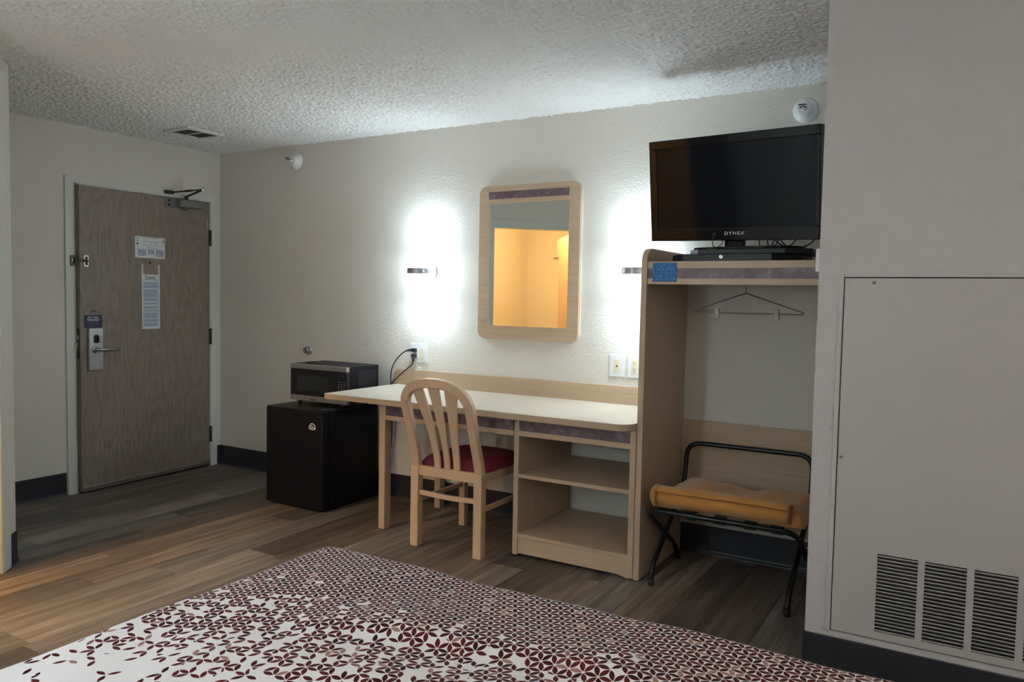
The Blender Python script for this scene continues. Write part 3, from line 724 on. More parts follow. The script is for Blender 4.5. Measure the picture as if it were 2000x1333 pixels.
text_part('logo', 'DYNEX', 0.022, 'ink_white', tv, frame_mtx((0.026, -0.0008, Z0+0.034), (1, 0, 0), (0, 0, 1)), 1.25, 0.0001, space=1.18)
part('trim_line', B(X0+bw, X1-bw*0.45, -0.0008, 0.004, Z0+bb-0.001, Z0+bb+0.001), 'window_glass_dark', tv, **L)
ir = part('sensor_puck', MB().lathe([(0.010, 0), (0.010, 0.008), (0.006, 0.011)], (-0.072, 0, Z0+0.031), (0, -1, 0), 14), 'black_plastic', tv, label='small stick-on infrared sensor', **L)
inv = mt.inverted()
def tvl(p): return inv @ (Vector(p)-Vector((4.09, -0.415, 1.893)))
part('sensor_wire', MB().tube([(tvl(p) if i else (-0.072, -0.006, Z0+0.022)) for i, p in enumerate(smooth_path([(4.018, -0.41, 1.66), (4.022, -0.41, 1.628), (4.034, -0.40, 1.617), (4.048, -0.37, 1.628), (4.052, -0.33, 1.66)], 5))], 0.0022, 6), 'rubber', ir, **L)
nk = MB()
nk.prism([tvl((x, y, 1.612)) for x, y in [(4.060, -0.345), (4.150, -0.362), (4.157, -0.325), (4.067, -0.308)]], tvl((4.11, -0.335, 1.665))-tvl((4.11, -0.335, 1.612)))
part('neck', nk, 'black_gloss', tv, 0.004, **L)
sb = MB(); el = []
for i in range(36):
    t = 2*PI*i/36; q = Matrix.Rotation(-0.10, 3, 'Z') @ Vector((0.262*abs(math.cos(t))**0.75*math.copysign(1, math.cos(t)), 0.135*abs(math.sin(t))**0.75*math.copysign(1, math.sin(t)), 0))
    el.append((4.19+q.x-0.01, -0.375+q.y, 1.6008))
sb.prism([tvl(p) for p in el], tvl((4, -0.3, 1.6125))-tvl((4, -0.3, 1.6008)))
part('stand_foot', sb, 'black_gloss', tv, 0.003, **L)
for k, pts in enumerate(([(4.21, -0.27, 1.70), (4.215, -0.30, 1.63), (4.235, -0.30, 1.616), (4.27, -0.29, 1.63), (4.28, -0.27, 1.70)],
                         [(4.24, -0.27, 1.70), (4.255, -0.31, 1.635), (4.275, -0.31, 1.622), (4.30, -0.30, 1.645), (4.29, -0.27, 1.70)],
                         [(4.27, -0.28, 1.70), (4.30, -0.32, 1.64), (4.37, -0.31, 1.615), (4.44, -0.30, 1.63), (4.47, -0.28, 1.68)],
                         [(4.28, -0.29, 1.70), (4.33, -0.33, 1.635), (4.35, -0.30, 1.625), (4.37, -0.25, 1.66), (4.36, -0.24, 1.72)])):
    part('cable', MB().tube([tvl(p) for p in smooth_path(pts, 5)], 0.0032, 6), 'rubber', tv, **L)

# ================================================================== MIRROR
mr = thing('wall_mirror', (2.79, 0, 1.10), 'rectangular wall mirror with rounded maple frame and purple strip', 'mirror')
mx0, mx1, mz0, mz1 = 2.444, 3.136, 1.104, 2.040
ix0, ix1, iz0, iz1 = 2.516, 3.064, 1.186, 1.934
pz0, pz1 = 1.959, 2.004
mf = MB(); outer = rrect(mx0, mx1, mz0, mz1, 0.052, 8)
# frame as a ring between outer outline and the glass opening, front at y=-0.030
yb, yf = -0.0006, -0.030
nO = len(outer)
def radial(px, pz):
    cx_, cz_ = (ix0+ix1)/2, (iz0+iz1)/2; dx_, dz_ = px-cx_, pz-cz_
    t = 1/max(abs(dx_)/((ix1-ix0)/2), abs(dz_)/((iz1-iz0)/2)); return (cx_+dx_*t, cz_+dz_*t)
inner = [radial(p, q) for p, q in outer]
# insert exact corners by snapping the nearest inner point
for c in ((ix0, iz0), (ix1, iz0), (ix1, iz1), (ix0, iz1)):
    i = min(range(nO), key=lambda j: (inner[j][0]-c[0])**2+(inner[j][1]-c[1])**2); inner[i] = c
vs_ = [(p, yf, q) for p, q in outer]+[(p, yf, q) for p, q in inner]+[(p, yb, q) for p, q in outer]+[(p, yb, q) for p, q in inner]
fs_ = []
for i in range(nO):
    j = (i+1) % nO
    fs_ += [(i, j, nO+j, nO+i), (2*nO+j, 2*nO+i, 3*nO+i, 3*nO+j), (i, 2*nO+i, 2*nO+j, j), (nO+j, 3*nO+j, 3*nO+i, nO+i)]
mf.add(vs_, fs_)
part('frame', mf, 'maple_x', mr)
part('edge_band', MB().prism([(p, -0.004, q) for p, q in rrect(mx0+0.001, mx1+0.003, mz0-0.0005, mz1+0.001, 0.053, 8)], (0, 0.0035, 0)), 'white_plastic', mr)
part('inlay', B(ix0-0.004, ix1-0.001, yf-0.0008, yf+0.004, pz0, pz1), 'purple_laminate', mr, label='mottled purple laminate strip')
part('glass', B(ix0, ix1, -0.022, -0.016, iz0, iz1), 'mirror_glass', mr)

# ================================================================== SCONCES
def sconce(x, y, z, out, glass, label, group=None):
    o = thing('wall_sconce', (x, y, z-0.155), label, 'wall lamp', group=group)
    n = Vector(out); c = Vector((x, y, z))+n*0.135
    R_ = 0.066
    Ri = R_-0.003
    part('shade_upper', MB().lathe([(Ri, 0.060), (Ri, 0.155), (R_, 0.155), (R_, 0.018), (Ri, 0.018), (Ri, 0.060)], c, (0, 0, 1), 32).lathe([(Ri, 0.0185), (Ri, 0.020)], c, (0, 0, 1), 32), glass, o)
    part('shade_lower', MB().lathe([(Ri, -0.060), (Ri, -0.155), (R_, -0.155), (R_, -0.018), (Ri, -0.018), (Ri, -0.060)], c, (0, 0, 1), 32).lathe([(Ri, -0.020), (Ri, -0.0185)], c, (0, 0, 1), 32), glass, o)
    bulb = glass.replace('glass', 'bulb')
    part('bulb', MB().lathe([(0.018, 0.021), (0.020, 0.11), (0.052, 0.140), (0.052, 0.148), (0.040, 0.153), (0.01, 0.155)], c, (0, 0, 1), 24), bulb, o)
    part('bulb', MB().lathe([(0.018, -0.021), (0.020, -0.11), (0.052, -0.140), (0.052, -0.148), (0.040, -0.153), (0.01, -0.155)], c, (0, 0, 1), 24), bulb, o)
    part('band', MB().lathe([(R_+0.003, -0.0178), (R_+0.004, -0.012), (R_+0.004, 0.012), (R_+0.003, 0.0178)], c, (0, 0, 1), 32), 'band_metal', o)
    part('backplate', MB().lathe([(0.062, 0.0006), (0.060, 0.010), (0.045, 0.018), (0.012, 0.021)], (x, y, z), n, 28), 'satin_nickel', o)
    part('arm', MB().tube([Vector((x, y, z))+n*0.015, c-n*(R_-0.004)], 0.010, 12), 'band_metal', o)
    return o
sconce(2.055, 0, 1.518, (0, -1, 0), 'lamp_glass', 'glowing white cylinder wall lamp left of the mirror')
sconce(3.522, 0, 1.515, (0, -1, 0), 'lamp_glass', 'glowing white cylinder wall lamp beside the wardrobe panel')
sconce(3.02, YN, 1.50, (0, 1, 0), 'bedside_lamp_glass', 'glowing white cylinder wall lamp at the head of the bed')

# invented uplight, unseen, added so its ceiling bounce brightens the whole room
FLX, FLY = 6.35, -4.1
fl_ = thing('added_uplight', (FLX, FLY, 0), 'added tall uplight for ambient fill, unseen, beyond the right side of the bed', 'fill light')
part('base', MB().lathe([(0.14, 0), (0.14, 0.012), (0.03, 0.03), (0.012, 0.04)], (FLX, FLY, 0), (0, 0, 1), 28), 'dark_bronze', fl_)
part('pole', MB().tube([(FLX, FLY, 0.03), (FLX, FLY, 1.70)], 0.012, 12), 'dark_bronze', fl_)
part('bowl', MB().lathe([(0.02, 1.69), (0.10, 1.72), (0.155, 1.77), (0.175, 1.82), (0.172, 1.82), (0.150, 1.775), (0.095, 1.728), (0.02, 1.70), (0.02, 1.69)], (FLX, FLY, 0), (0, 0, 1), 32), 'dark_bronze', fl_)
part('diffuser', MB().lathe([(0.145, 1.778), (0.145, 1.782)], (FLX, FLY, 0), (0, 0, 1), 32), 'added_uplight_glow', fl_)

# ================================================================== WALL FITTINGS
def outlet_plate(x0, x1, z0, z1, label, kind):
    o = thing('wall_plate', ((x0+x1)/2, 0, z0), label, 'outlet')
    part('plate', B(x0, x1, -0.007, -0.0006, z0, z1), 'white_plastic', o, 0.003)
    return o
op = outlet_plate(1.899, 2.037, 0.921, 1.049, 'white double outlet plate with plugs above the desk end', 0)
part('receptacle', B(1.925, 1.959, -0.0088, -0.007, 0.951, 1.018), 'white_plastic', op, 0.001)
part('rocker', B(1.977, 2.011, -0.0098, -0.007, 0.985, 1.018), 'ivory_plastic', op, 0.001)
part('rocker', B(1.977, 2.011, -0.0098, -0.007, 0.951, 0.984), 'ivory_plastic', op, 0.001)
ph = outlet_plate(3.330, 3.423, 0.921, 1.049, 'white telephone jack plate right of the mirror', 1)
part('insert', B(3.359, 3.394, -0.009, -0.007, 0.945, 1.020), 'ivory_plastic', ph, 0.001)
part('jack_hole', MB().prism([(p, -0.009, q) for p, q in [(3.371, 0.978), (3.382, 0.978), (3.382, 0.984), (3.379, 0.984), (3.379, 0.990), (3.374, 0.990), (3.374, 0.984), (3.371, 0.984)]], (0, -0.0006, 0)), 'dark_slot', ph)
po = outlet_plate(3.440, 3.533, 0.921, 1.049, 'white power outlet plate tucked against the wardrobe panel', 2)
part('receptacle', B(3.465, 3.500, -0.0088, -0.007, 0.945, 1.020), 'ivory_plastic', po, 0.001)
for zc in (0.963, 1.001):
    part('slot', B(3.475, 3.4772, -0.0095, -0.0088, zc+0.003, zc+0.013), 'dark_slot', po)
    part('slot', B(3.488, 3.4902, -0.0095, -0.0088, zc+0.003, zc+0.011), 'dark_slot', po)
    part('slot', MB().lathe([(0.003, 0), (0.003, 0.0007)], (3.4825, -0.0088, zc-0.004), (0, -1, 0), 10), 'dark_slot', po)
# power cords
def cord(label, plug_z, ang, pts):
    o = thing('power_cord', (1.94, -0.012, plug_z-0.02), label, 'cord')
    if ang: part('plug', MB().prism([(1.927, -0.0098, plug_z-0.012), (1.957, -0.0098, plug_z-0.012), (1.957, -0.0098, plug_z+0.012), (1.927, -0.0098, plug_z+0.012)], (0, -0.028, 0)), 'rubber', o, 0.004)
    else: part('plug', MB().lathe([(0.014, 0), (0.014, 0.020), (0.009, 0.028)], (1.942, -0.0098, plug_z), (0, -1, 0), 14), 'rubber', o)
    part('strain_relief', MB().tube(pts[:3], [0.0095, 0.008, 0.006], 10), 'rubber', o)
    part('cable', MB().tube(smooth_path(pts[1:], 6), 0.0042, 8), 'rubber', o)
cord('black power cord arching from the upper socket down behind the desk', 1.003, True,
     [(1.93, -0.030, 1.003), (1.905, -0.032, 1.001), (1.89, -0.034, 0.997), (1.855, -0.045, 0.975), (1.815, -0.055, 0.93), (1.785, -0.06, 0.87), (1.778, -0.06, 0.80), (1.785, -0.06, 0.70), (1.785, -0.05, 0.45), (1.76, -0.05, 0.2)])
cord('black power cord hanging from the lower socket across the backsplash', 0.966, True,
     [(1.942, -0.034, 0.962), (1.945, -0.036, 0.940), (1.945, -0.037, 0.928), (1.935, -0.040, 0.905), (1.905, -0.045, 0.880), (1.865, -0.050, 0.848), (1.815, -0.055, 0.805), (1.788, -0.058, 0.775), (1.782, -0.060, 0.70), (1.775, -0.04, 0.45), (1.745, -0.04, 0.2)])
# door stop
ds = thing('door_stop', (0.967, 0, 0.92), 'small round wall door stop above the microwave', 'door stop')
part('base', MB().lathe([(0.034, 0.0006), (0.032, 0.008), (0.024, 0.014)], (0.967, 0, 0.954), (0, -1, 0), 20), 'satin_nickel', ds)
part('bumper', MB().lathe([(0.022, 0.014), (0.023, 0.03), (0.021, 0.042), (0.013, 0.044), (0.010, 0.038)], (0.967, 0, 0.954), (0, -1, 0), 20), 'closer_grey', ds)
# sprinklers
def sprinkler(x, z, label):
    o = thing('fire_sprinkler', (x, 0, z-0.05), label, 'sprinkler', group='wall sprinklers')
    part('escutcheon', MB().lathe([(0.062, 0.0006), (0.062, 0.006), (0.050, 0.018), (0.036, 0.030), (0.034, 0.044), (0.026, 0.048)], (x, 0, z), (0, -1, 0), 28), 'white_plastic', o)
    hd = part('head', MB().lathe([(0.014, 0.048), (0.014, 0.062), (0.008, 0.064), (0.008, 0.072)], (x, 0, z), (0, -1, 0), 14), 'white_plastic', o)
    part('frame_arm', MB().tube([(x-0.012, -0.058, z), (x-0.014, -0.075, z), (x-0.004, -0.095, z)], 0.003, 6), 'dark_bronze', hd)
    part('frame_arm', MB().tube([(x+0.012, -0.058, z), (x+0.014, -0.075, z), (x+0.004, -0.095, z)], 0.003, 6), 'dark_bronze', hd)
    part('deflector', B(x-0.018, x+0.018, -0.102, -0.085, z+0.008, z+0.011), 'dark_bronze', hd)
sprinkler(0.835, 2.320, 'white wall sprinkler head near the entry door corner')
sprinkler(4.345, 2.312, 'white wall sprinkler head above the television')
# ceiling vent
cv = thing('ceiling_vent', (0.53, -0.64, H), 'small ceiling air vent near the entry door', 'vent')
vx0, vx1, vy0, vy1 = 0.40, 0.66, -0.78, -0.49
fz0, fz1 = H-0.018, H-0.0005
part('frame', MB().box(vx0, vx0+0.035, vy0, vy1, fz0, fz1).box(vx1-0.035, vx1, vy0, vy1, fz0, fz1).box(vx0+0.035, vx1-0.035, vy0, vy0+0.035, fz0, fz1).box(vx0+0.035, vx1-0.035, vy1-0.035, vy1, fz0, fz1).box(vx0+0.035, vx1-0.035, -0.643, -0.629, fz0+0.001, fz1), 'trim_paint', cv, 0.002)
part('duct_shadow', B(vx0+0.035, vx1-0.035, vy0+0.035, vy1-0.035, H-0.0090, H-0.0070), 'dark_slot', cv)
for k in range(9):
    xx = vx0+0.045+k*0.0205
    part('louver', MB().prism([(xx, vy0+0.035, H-0.0092), (xx+0.003, vy0+0.035, H-0.0092), (xx+0.013, vy0+0.035, H-0.017), (xx+0.010, vy0+0.035, H-0.017)], (0, vy1-vy0-0.07, 0)), 'closer_grey', cv)
# small white switch on the column side
tsw = thing('thermostat', (CX, -1.055, 1.475), 'small white control box on the column edge beside the shelf', 'thermostat')
part('case', B(CX-0.0175, CX-0.0006, -1.095, -1.02, 1.472, 1.556), 'white_plastic', tsw, 0.002)
part('dial', MB().lathe([(0.012, 0), (0.010, 0.004)], (CX-0.0175, -1.057, 1.50), (-1, 0, 0), 14), 'trim_paint', tsw)

# ================================================================== AIR HANDLER PANEL
ap = thing('access_panel', (5.16, CY, 0.18), 'grey painted access panel with louvered vents on the column', 'panel')
AX0, AX1, AZ0, AZ1 = 4.711, 5.62, 0.181, 1.448
vents = [(4.853, 4.980), (5.001, 5.125), (5.147, 5.269), (5.291, 5.413)]
VZ0, VZ1 = 0.207, 0.485
pl = MB()
yp0, yp1 = CY-0.009, CY-0.0008
pl.box(AX0, AX1, yp0, yp1, VZ1, AZ1); pl.box(AX0, AX1, yp0, yp1, AZ0, VZ0)
xs_ = [AX0]+[q for v in vents for q in v]+[AX1]
for i in range(0, len(xs_), 2): pl.box(xs_[i], xs_[i+1], yp0, yp1, VZ0, VZ1)
part('plate', pl, 'panel_paint', ap)
NS = 22
for vi, (a, b) in enumerate(vents):
    part('vent_shadow', B(a, b, CY-0.0022, CY-0.001, VZ0, VZ1), 'dark_void', ap)
    st = (VZ1-VZ0)/NS
    for k in range(NS):
        z0 = VZ0+k*st
        part('louver', MB().prism([(a, CY-0.0030, z0-st*0.05), (a, CY-0.0135, z0+st*0.58), (a, CY-0.0127, z0+st*0.74), (a, CY-0.0030, z0+st*0.25)], (b-a, 0, 0)), 'panel_paint', ap)
for (x, z) in ((4.804, 1.434), (4.722, 0.814), (5.30, 1.434), (5.61, 0.814)):
    sc_ = part('screw', MB().lathe([(0.0065, 0), (0.0055, 0.003), (0.001, 0.0035)], (x, yp0, z), (0, -1, 0), 12), 'satin_nickel', ap)
    part('screw_slot', B(x-0.004, x+0.004, yp0-0.0042, yp0-0.003, z-0.0009, z+0.0009), 'dark_slot', sc_)
t3 = thing('trim_3', (AX0, CY, 0.18), 'thin painted bead around the access panel', 'trim', kind='structure')
part('bead', B(4.692, 4.7075, CY-0.012, CY-0.0005, 0.176, 1.462), 'column_paint', t3, 0.003)
part('bead', B(4.7075, 5.63, CY-0.012, CY-0.0005, 1.4515, 1.462), 'column_paint', t3, 0.003)
part('gap', B(4.7075, 5.63, CY-0.0015, CY-0.0004, 0.176, 1.4515), 'dark_void', t3)

# ================================================================== FRIDGE
fg = thing('mini_fridge', (1.443, -0.33, 0), 'black compact refrigerator beside the desk', 'refrigerator')
part('body', B(1.197, 1.690, -0.545, -0.082, 0.018, 0.622), 'black_enamel', fg, 0.004)
part('top_panel', B(1.195, 1.692, -0.548, -0.080, 0.622, 0.636), 'black_plastic', fg, 0.004)
dr_ = part('door', MB().prism([(p, q, 0.016) for p, q in rrect(1.194, 1.693, -0.604, -0.552, (0.012, 0.012, 0, 0))], (0, 0, 0.612)), 'black_enamel', fg, 0.003)
part('door_cap', MB().prism([(p, q, 0.6285) for p, q in rrect(1.196, 1.691, -0.602, -0.552, (0.012, 0.012, 0, 0))], (0, 0, 0.007)), 'black_plastic', dr_, 0.002)
part('grip_recess', B(1.225, 1.325, -0.6062, -0.598, 0.610, 0.626), 'dark_void', dr_)
part('grip_recess', B(1.505, 1.605, -0.6062, -0.598, 0.610, 0.626), 'dark_void', dr_)
part('gasket', B(1.203, 1.685, -0.552, -0.545, 0.03, 0.618), 'dark_slot', fg)
part('hinge_cover', B(1.610, 1.692, -0.600, -0.530, 0.6362, 0.643), 'black_plastic', fg, 0.003)
for (x, y) in ((1.235, -0.52), (1.655, -0.52), (1.235, -0.13), (1.655, -0.13)): part('foot', MB().lathe([(0.018, 0), (0.018, 0.018)], (x, y, 0), (0, 0, 1), 12), 'rubber', fg)
# small white arch emblem on the door
lg = MB(); lc = (1.607, 0.527)
pa = [(lc[0]+0.0245*math.cos(t), -0.6048, lc[1]+0.002+0.026*math.sin(t)) for t in [-0.25+i*(PI+0.5)/14 for i in range(15)]]
lg.tube(pa, 0.0034, 6); lg.tube([pa[0], (lc[0]+0.012, -0.6048, lc[1]-0.008), (lc[0]-0.010, -0.6048, lc[1]-0.0065), pa[-1]], 0.0034, 6)
lg.tube([(lc[0]-0.015, -0.6048, lc[1]+0.013), (lc[0]-0.002, -0.6048, lc[1]+0.011), (lc[0]+0.004, -0.6048, lc[1]+0.003), (lc[0]+0.016, -0.6048, lc[1]+0.001)], 0.0028, 6)
lg.tube([(lc[0]-0.016, -0.6048, lc[1]+0.002), (lc[0]-0.004, -0.6048, lc[1]+0.0015)], 0.002, 6)
part('emblem', lg, 'ink_white', dr_, label='small white arched emblem')

# ================================================================== MICROWAVE
mw = thing('microwave', (1.488, -0.29, 0.636), 'black and steel microwave oven on the mini fridge', 'microwave')
mX0, mX1, mZ0, mZ1, mY0, mY1 = 1.240, 1.733, 0.663, 0.902, -0.440, -0.130
part('case', B(mX0+0.004, mX1-0.001, mY0+0.03, mY1, mZ0, mZ1), 'black_enamel', mw, 0.004)
part('side_emboss', MB().prism([(mX1-0.001, p, q) for p, q in rrect(-0.33, -0.155, 0.70, 0.87, 0.012)], (0.002, 0, 0)), 'black_plastic', mw, 0.001)
DXm = 1.650
dm = part('door', B(mX0, DXm-0.001, mY0+0.004, mY0+0.03, mZ0+0.034, mZ1-0.032), 'black_plastic', mw, 0.002)
part('window', B(1.302, 1.580, mY0+0.0025, mY0+0.006, 0.727, 0.833), 'window_glass_dark', dm)
part('steel_strip', B(mX0, DXm-0.001, mY0, mY0+0.03, mZ1-0.032, mZ1-0.001), 'brushed_steel', dm, 0.002)
st2 = part('steel_strip', B(mX0, DXm-0.001, mY0, mY0+0.03, mZ0, mZ0+0.034), 'brushed_steel', dm, 0.002)
mk = MB()
for k, (xa, xb, za, zb) in enumerate([(0, 0.007, 0, 0.009), (0.009, 0.018, 0.001, 0.008), (0.020, 0.026, 0, 0.007), (0.028, 0.036, 0.0, 0.008), (0.038, 0.044, 0.001, 0.007), (0.046, 0.052, 0, 0.008)]):
    mk.box(1.424+xa, 1.424+xb, mY0-0.0006, mY0+0.0002, mZ0+0.008+za, mZ0+0.008+zb)
part('maker_mark', mk, 'ink_dark', st2)
cp = part('control_panel', B(DXm+0.001, mX1, mY0+0.004, mY0+0.03, mZ0+0.034, mZ1-0.032), 'black_plastic', mw, 0.001)
part('steel_strip', B(DXm+0.001, mX1, mY0, mY0+0.03, mZ1-0.032, mZ1-0.001), 'brushed_steel', cp, 0.002)
part('steel_strip', B(DXm+0.001, mX1, mY0, mY0+0.03, mZ0, mZ0+0.034), 'brushed_steel', cp, 0.002)
part('display', B(1.668, 1.715, mY0+0.0028, mY0+0.004, 0.832, 0.852), 'window_glass_dark', cp)
for r_ in range(6):
    for c_ in range(3):
        part('key', B(1.664+c_*0.022, 1.672+c_*0.022, mY0+0.0030, mY0+0.004, 0.725+r_*0.0155, 0.731+r_*0.0155), 'satin_nickel', cp)
for (x, y) in ((1.29, -0.40), (1.66, -0.40), (1.29, -0.17), (1.66, -0.17)): part('foot', MB().lathe([(0.014, 0), (0.016, 0.0262)], (x, y, 0.6365), (0, 0, 1), 12), 'rubber', mw)
cd2 = thing('drain_ring', (1.325, -0.34, mZ1), 'small dark open ring lying on the microwave', 'ring')
part('band', MB().tube([(1.325+0.020*math.cos(t), -0.335+0.034*math.sin(t), mZ1+0.0045) for t in [0.5+i*5.2/18 for i in range(19)]], 0.004, 8), 'rubber', cd2)

# ================================================================== CHAIR
ch = thing('desk_chair', (2.742, -0.53, 0), 'light wood slat back chair with burgundy seat at the desk', 'chair')
cxm = 2.742; HW = 0.2045; YB = -0.752
def lean(z):
    """y of the back frame centre at height z"""
    if z < 0.44: return YB
    t = (z-0.44)
    return YB-0.10*(1-math.exp(-t/0.10))*t/0.30*0.62-0.09*t
LG = 0.046
for sx in (-1, 1):
    part('leg', MB().ribbon([(cxm+sx*HW, YB, 0.0), (cxm+sx*HW, YB, 0.30), (cxm+sx*HW, YB, 0.44)], 0.050, 0.048, lambda i, t: (Vector((1, 0, 0)), Vector((0, 1, 0)))), 'chair_wood', ch, 0.004)
    part('leg', MB().ribbon([(cxm+sx*HW, -0.297, 0.0), (cxm+sx*HW, -0.297, 0.44)], 0.040, 0.040, lambda i, t: (Vector((1, 0, 0)), Vector((0, 1, 0)))), 'chair_wood', ch, 0.004)
pth = []; wid = []
for i in range(13): z = 0.44+(0.775-0.44)*i/12; pth.append((cxm-HW+0.004*math.sin(PI*i/12), lean(z), z))
for i in range(1, 25):
    t = PI-PI*i/25; z = 0.775+0.138*abs(math.sin(t))**0.85; pth.append((cxm+HW*math.copysign(abs(math.cos(t))**0.9, math.cos(t)), lean(z), z))
for i in range(13): z = 0.775-(0.775-0.44)*i/12; pth.append((cxm+HW-0.004*math.sin(PI*i/12), lean(z), z))
def bside(i, t):
    th = Vector((0, 1, 0)); sd = t.cross(th).normalized(); th = sd.cross(t).normalized(); return sd, th
part('back_frame', MB().ribbon(pth, 0.050, 0.036, bside), 'chair_wood', ch, 0.006, 3)
for (xb, xt, wb, wt) in ((-0.062, -0.112, 0.040, 0.078), (0.0, -0.003, 0.036, 0.070), (0.062, 0.106, 0.040, 0.080)):
    p_ = []; w_ = []
    for i in range(15):
        t = i/14; z = 0.43+0.458*t
        k = t**2.0
        p_.append((cxm+xb+(xt-xb)*k, lean(z)-0.002+0.010*math.sin(PI*t), z)); w_.append(wb+(wt-wb)*t**2.2)
    part('splat', MB().ribbon(p_, w_, 0.014, lambda i, t: (Vector((1, 0, 0)), Vector((0, 1, 0)))), 'chair_wood', ch, 0.003)
part('back_rail', B(cxm-HW+0.024, cxm+HW-0.024, YB-0.016, YB+0.012, 0.392, 0.444), 'chair_wood', ch, 0.003)
for sx in (-1, 1):
    part('seat_rail', B(cxm+sx*HW-0.012, cxm+sx*HW+0.012, YB+0.022, -0.315, 0.392, 0.440), 'chair_wood', ch, 0.003)
    part('side_stretcher', B(cxm+sx*HW-0.010, cxm+sx*HW+0.010, YB+0.022, -0.315, 0.236, 0.262), 'chair_wood', ch, 0.003)
part('front_rail', B(cxm-HW+0.018, cxm+HW-0.018, -0.308, -0.286, 0.392, 0.440), 'chair_wood', ch, 0.003)
part('rear_stretcher', MB().ribbon([(cxm-HW+0.02+(2*HW-0.04)*i/10, YB-0.012*math.sin(PI*i/10)*0, 0.297-0.006*math.sin(PI*i/10)) for i in range(11)], 0.026, 0.018, lambda i, t: (Vector((0, 0, 1)), Vector((0, 1, 0)))), 'chair_wood', ch, 0.003)
# seat cushion, domed
N = 16; cu = MB(); vv = []; ff = []
cxa, cxb, cya, cyb = cxm-0.222, cxm+0.222, YB+0.028, -0.268
for j in range(N+1):
    for i in range(N+1):
        u_, v_ = i/N*2-1, j/N*2-1
        k = (1-u_**6)*(1-v_**6)
        x = (cxa+cxb)/2+u_*(cxb-cxa)/2*(1-0.05*max(0, abs(u_*v_)**3)); y = (cya+cyb)/2+v_*(cyb-cya)/2*(1-0.05*max(0, abs(u_*v_)**3))
        vv.append((x, y, 0.445+0.052*k**0.45+0.012*(1-u_*u_)*(1-v_*v_)))
nb = len(vv)
for j in range(N):
    for i in range(N): a = j*(N+1)+i; ff.append((a, a+1, a+N+2, a+N+1))
cu.add(vv, ff, True)
rim = [i for i in range(N+1)]+[(j+1)*(N+1)-1 for j in range(1, N+1)]+[N*(N+1)+i for i in range(N-1, -1, -1)]+[j*(N+1) for j in range(N-1, 0, -1)]
low = [(vv[i][0], vv[i][1], 0.4405) for i in rim]; o_ = len(cu.v); cu.v += [Vector(p) for p in low]
for k in range(len(rim)): k2 = (k+1) % len(rim); cu.f.append([rim[k2], rim[k], o_+k, o_+k2]); cu.sm.append(True)
cu.f.append([o_+k for k in range(len(rim))]); cu.sm.append(False)
part('seat_cushion', cu, 'seat_fabric', ch, label='burgundy upholstered seat')

# ================================================================== LUGGAGE RACK
rk = thing('luggage_rack', (4.15, -0.38, 0), 'black folding tube luggage rack in the wardrobe niche', 'luggage rack')
TR = 0.0125
ax0, ax1 = 3.800, 4.500
# frame with the high back rail: feet at the front, rail at the wall
part('back_frame', MB().tube(fillet([(3.836, -0.612, 0.0), (3.836, -0.600, 0.085), (3.836, -0.150, 0.400), (3.836, -0.115, 0.615), (4.465, -0.115, 0.615), (4.465, -0.150, 0.400), (4.465, -0.600, 0.085), (4.465, -0.635, 0.0)], [0, 0.05, 0.07, 0.075, 0.075, 0.07, 0.05, 0]), TR, 12), 'tube_black', rk)
part('front_frame', MB().tube(fillet([(3.813, -0.150, 0.0), (3.813, -0.200, 0.085), (3.813, -0.650, 0.374), (4.492, -0.650, 0.374), (4.492, -0.200, 0.085), (4.492, -0.150, 0.0)], [0, 0.05, 0.085, 0.085, 0.05, 0]), TR, 12), 'tube_black', rk)
for x in (3.8245, 4.4785): part('pivot', MB().tube([(x-0.02, -0.387, 0.239), (x+0.02, -0.387, 0.239)], 0.006, 8), 'chrome', rk)
part('rest_bar', MB().tube([(3.836, -0.150, 0.3705), (4.465, -0.150, 0.3705)], TR, 12), 'tube_black', rk)
for x in (3.90, 4.03, 4.165, 4.30, 4.415):
    st_ = MB().ribbon([(x, -0.650+0.0165*math.cos(t), 0.374+0.0165*math.sin(t)) for t in [-PI*0.95+i*PI*1.45/8 for i in range(9)]]+[(x, -0.40, 0.374), (x, -0.150, 0.386)], 0.052, 0.003, lambda i, t: (Vector((1, 0, 0)), t.cross(Vector((1, 0, 0))).normalized()))
    part('strap', st_, 'strap_black', rk, smooth=True)
for (x, y) in ((3.836, -0.612), (4.465, -0.635), (3.813, -0.150), (4.492, -0.150)):
    part('foot_cap', MB().lathe([(0.0145, 0.0), (0.0145, 0.03)], (x, y, 0.0), (0, 0, 1), 12), 'rubber', rk)

# ================================================================== BLANKET
bk = thing('folded_blanket', (4.15, -0.42, 0.40), 'mustard yellow folded blanket lying on the luggage rack', 'blanket')
def hnoise(x, y):
    return 0.5*math.sin(7.3*x+2.1*y+0.4)+0.3*math.sin(13.7*x-9.1*y+1.9)+0.2*math.sin(23*x+17*y+0.7)
NX, NY = 40, 26; hv = []; hf = []
bx0, bx1, by0, by1 = 3.850, 4.530, -0.640, -0.205
for j in range(NY+1):
    for i in range(NX+1):
        u_, v_ = i/NX, j/NY
        x = bx0+(bx1-bx0)*u_; y = by0+(by1-by0)*v_
        e_ = min(1, min(u_, 1-u_)*12)**0.5*min(1, (1-v_)*7)**0.5*min(1, v_*9+0.25)**0.5
        hgt = 0.058+0.018*hnoise(x*1.6, y*1.4)+0.020*math.exp(-((x-4.32)/0.06)**2-((y+0.33)/0.10)**2)+0.014*math.exp(-((x-3.98)/0.09)**2-((y+0.36)/0.12)**2)
        hv.append((x+0.006*math.sin(9*y+3), y+0.010*math.sin(11*x), 0.398+hgt*e_))
for j in range(NY):
    for i in range(NX): a = j*(NX+1)+i; hf.append((a, a+1, a+NX+2, a+NX+1))
hb = MB().add(hv, hf, True)
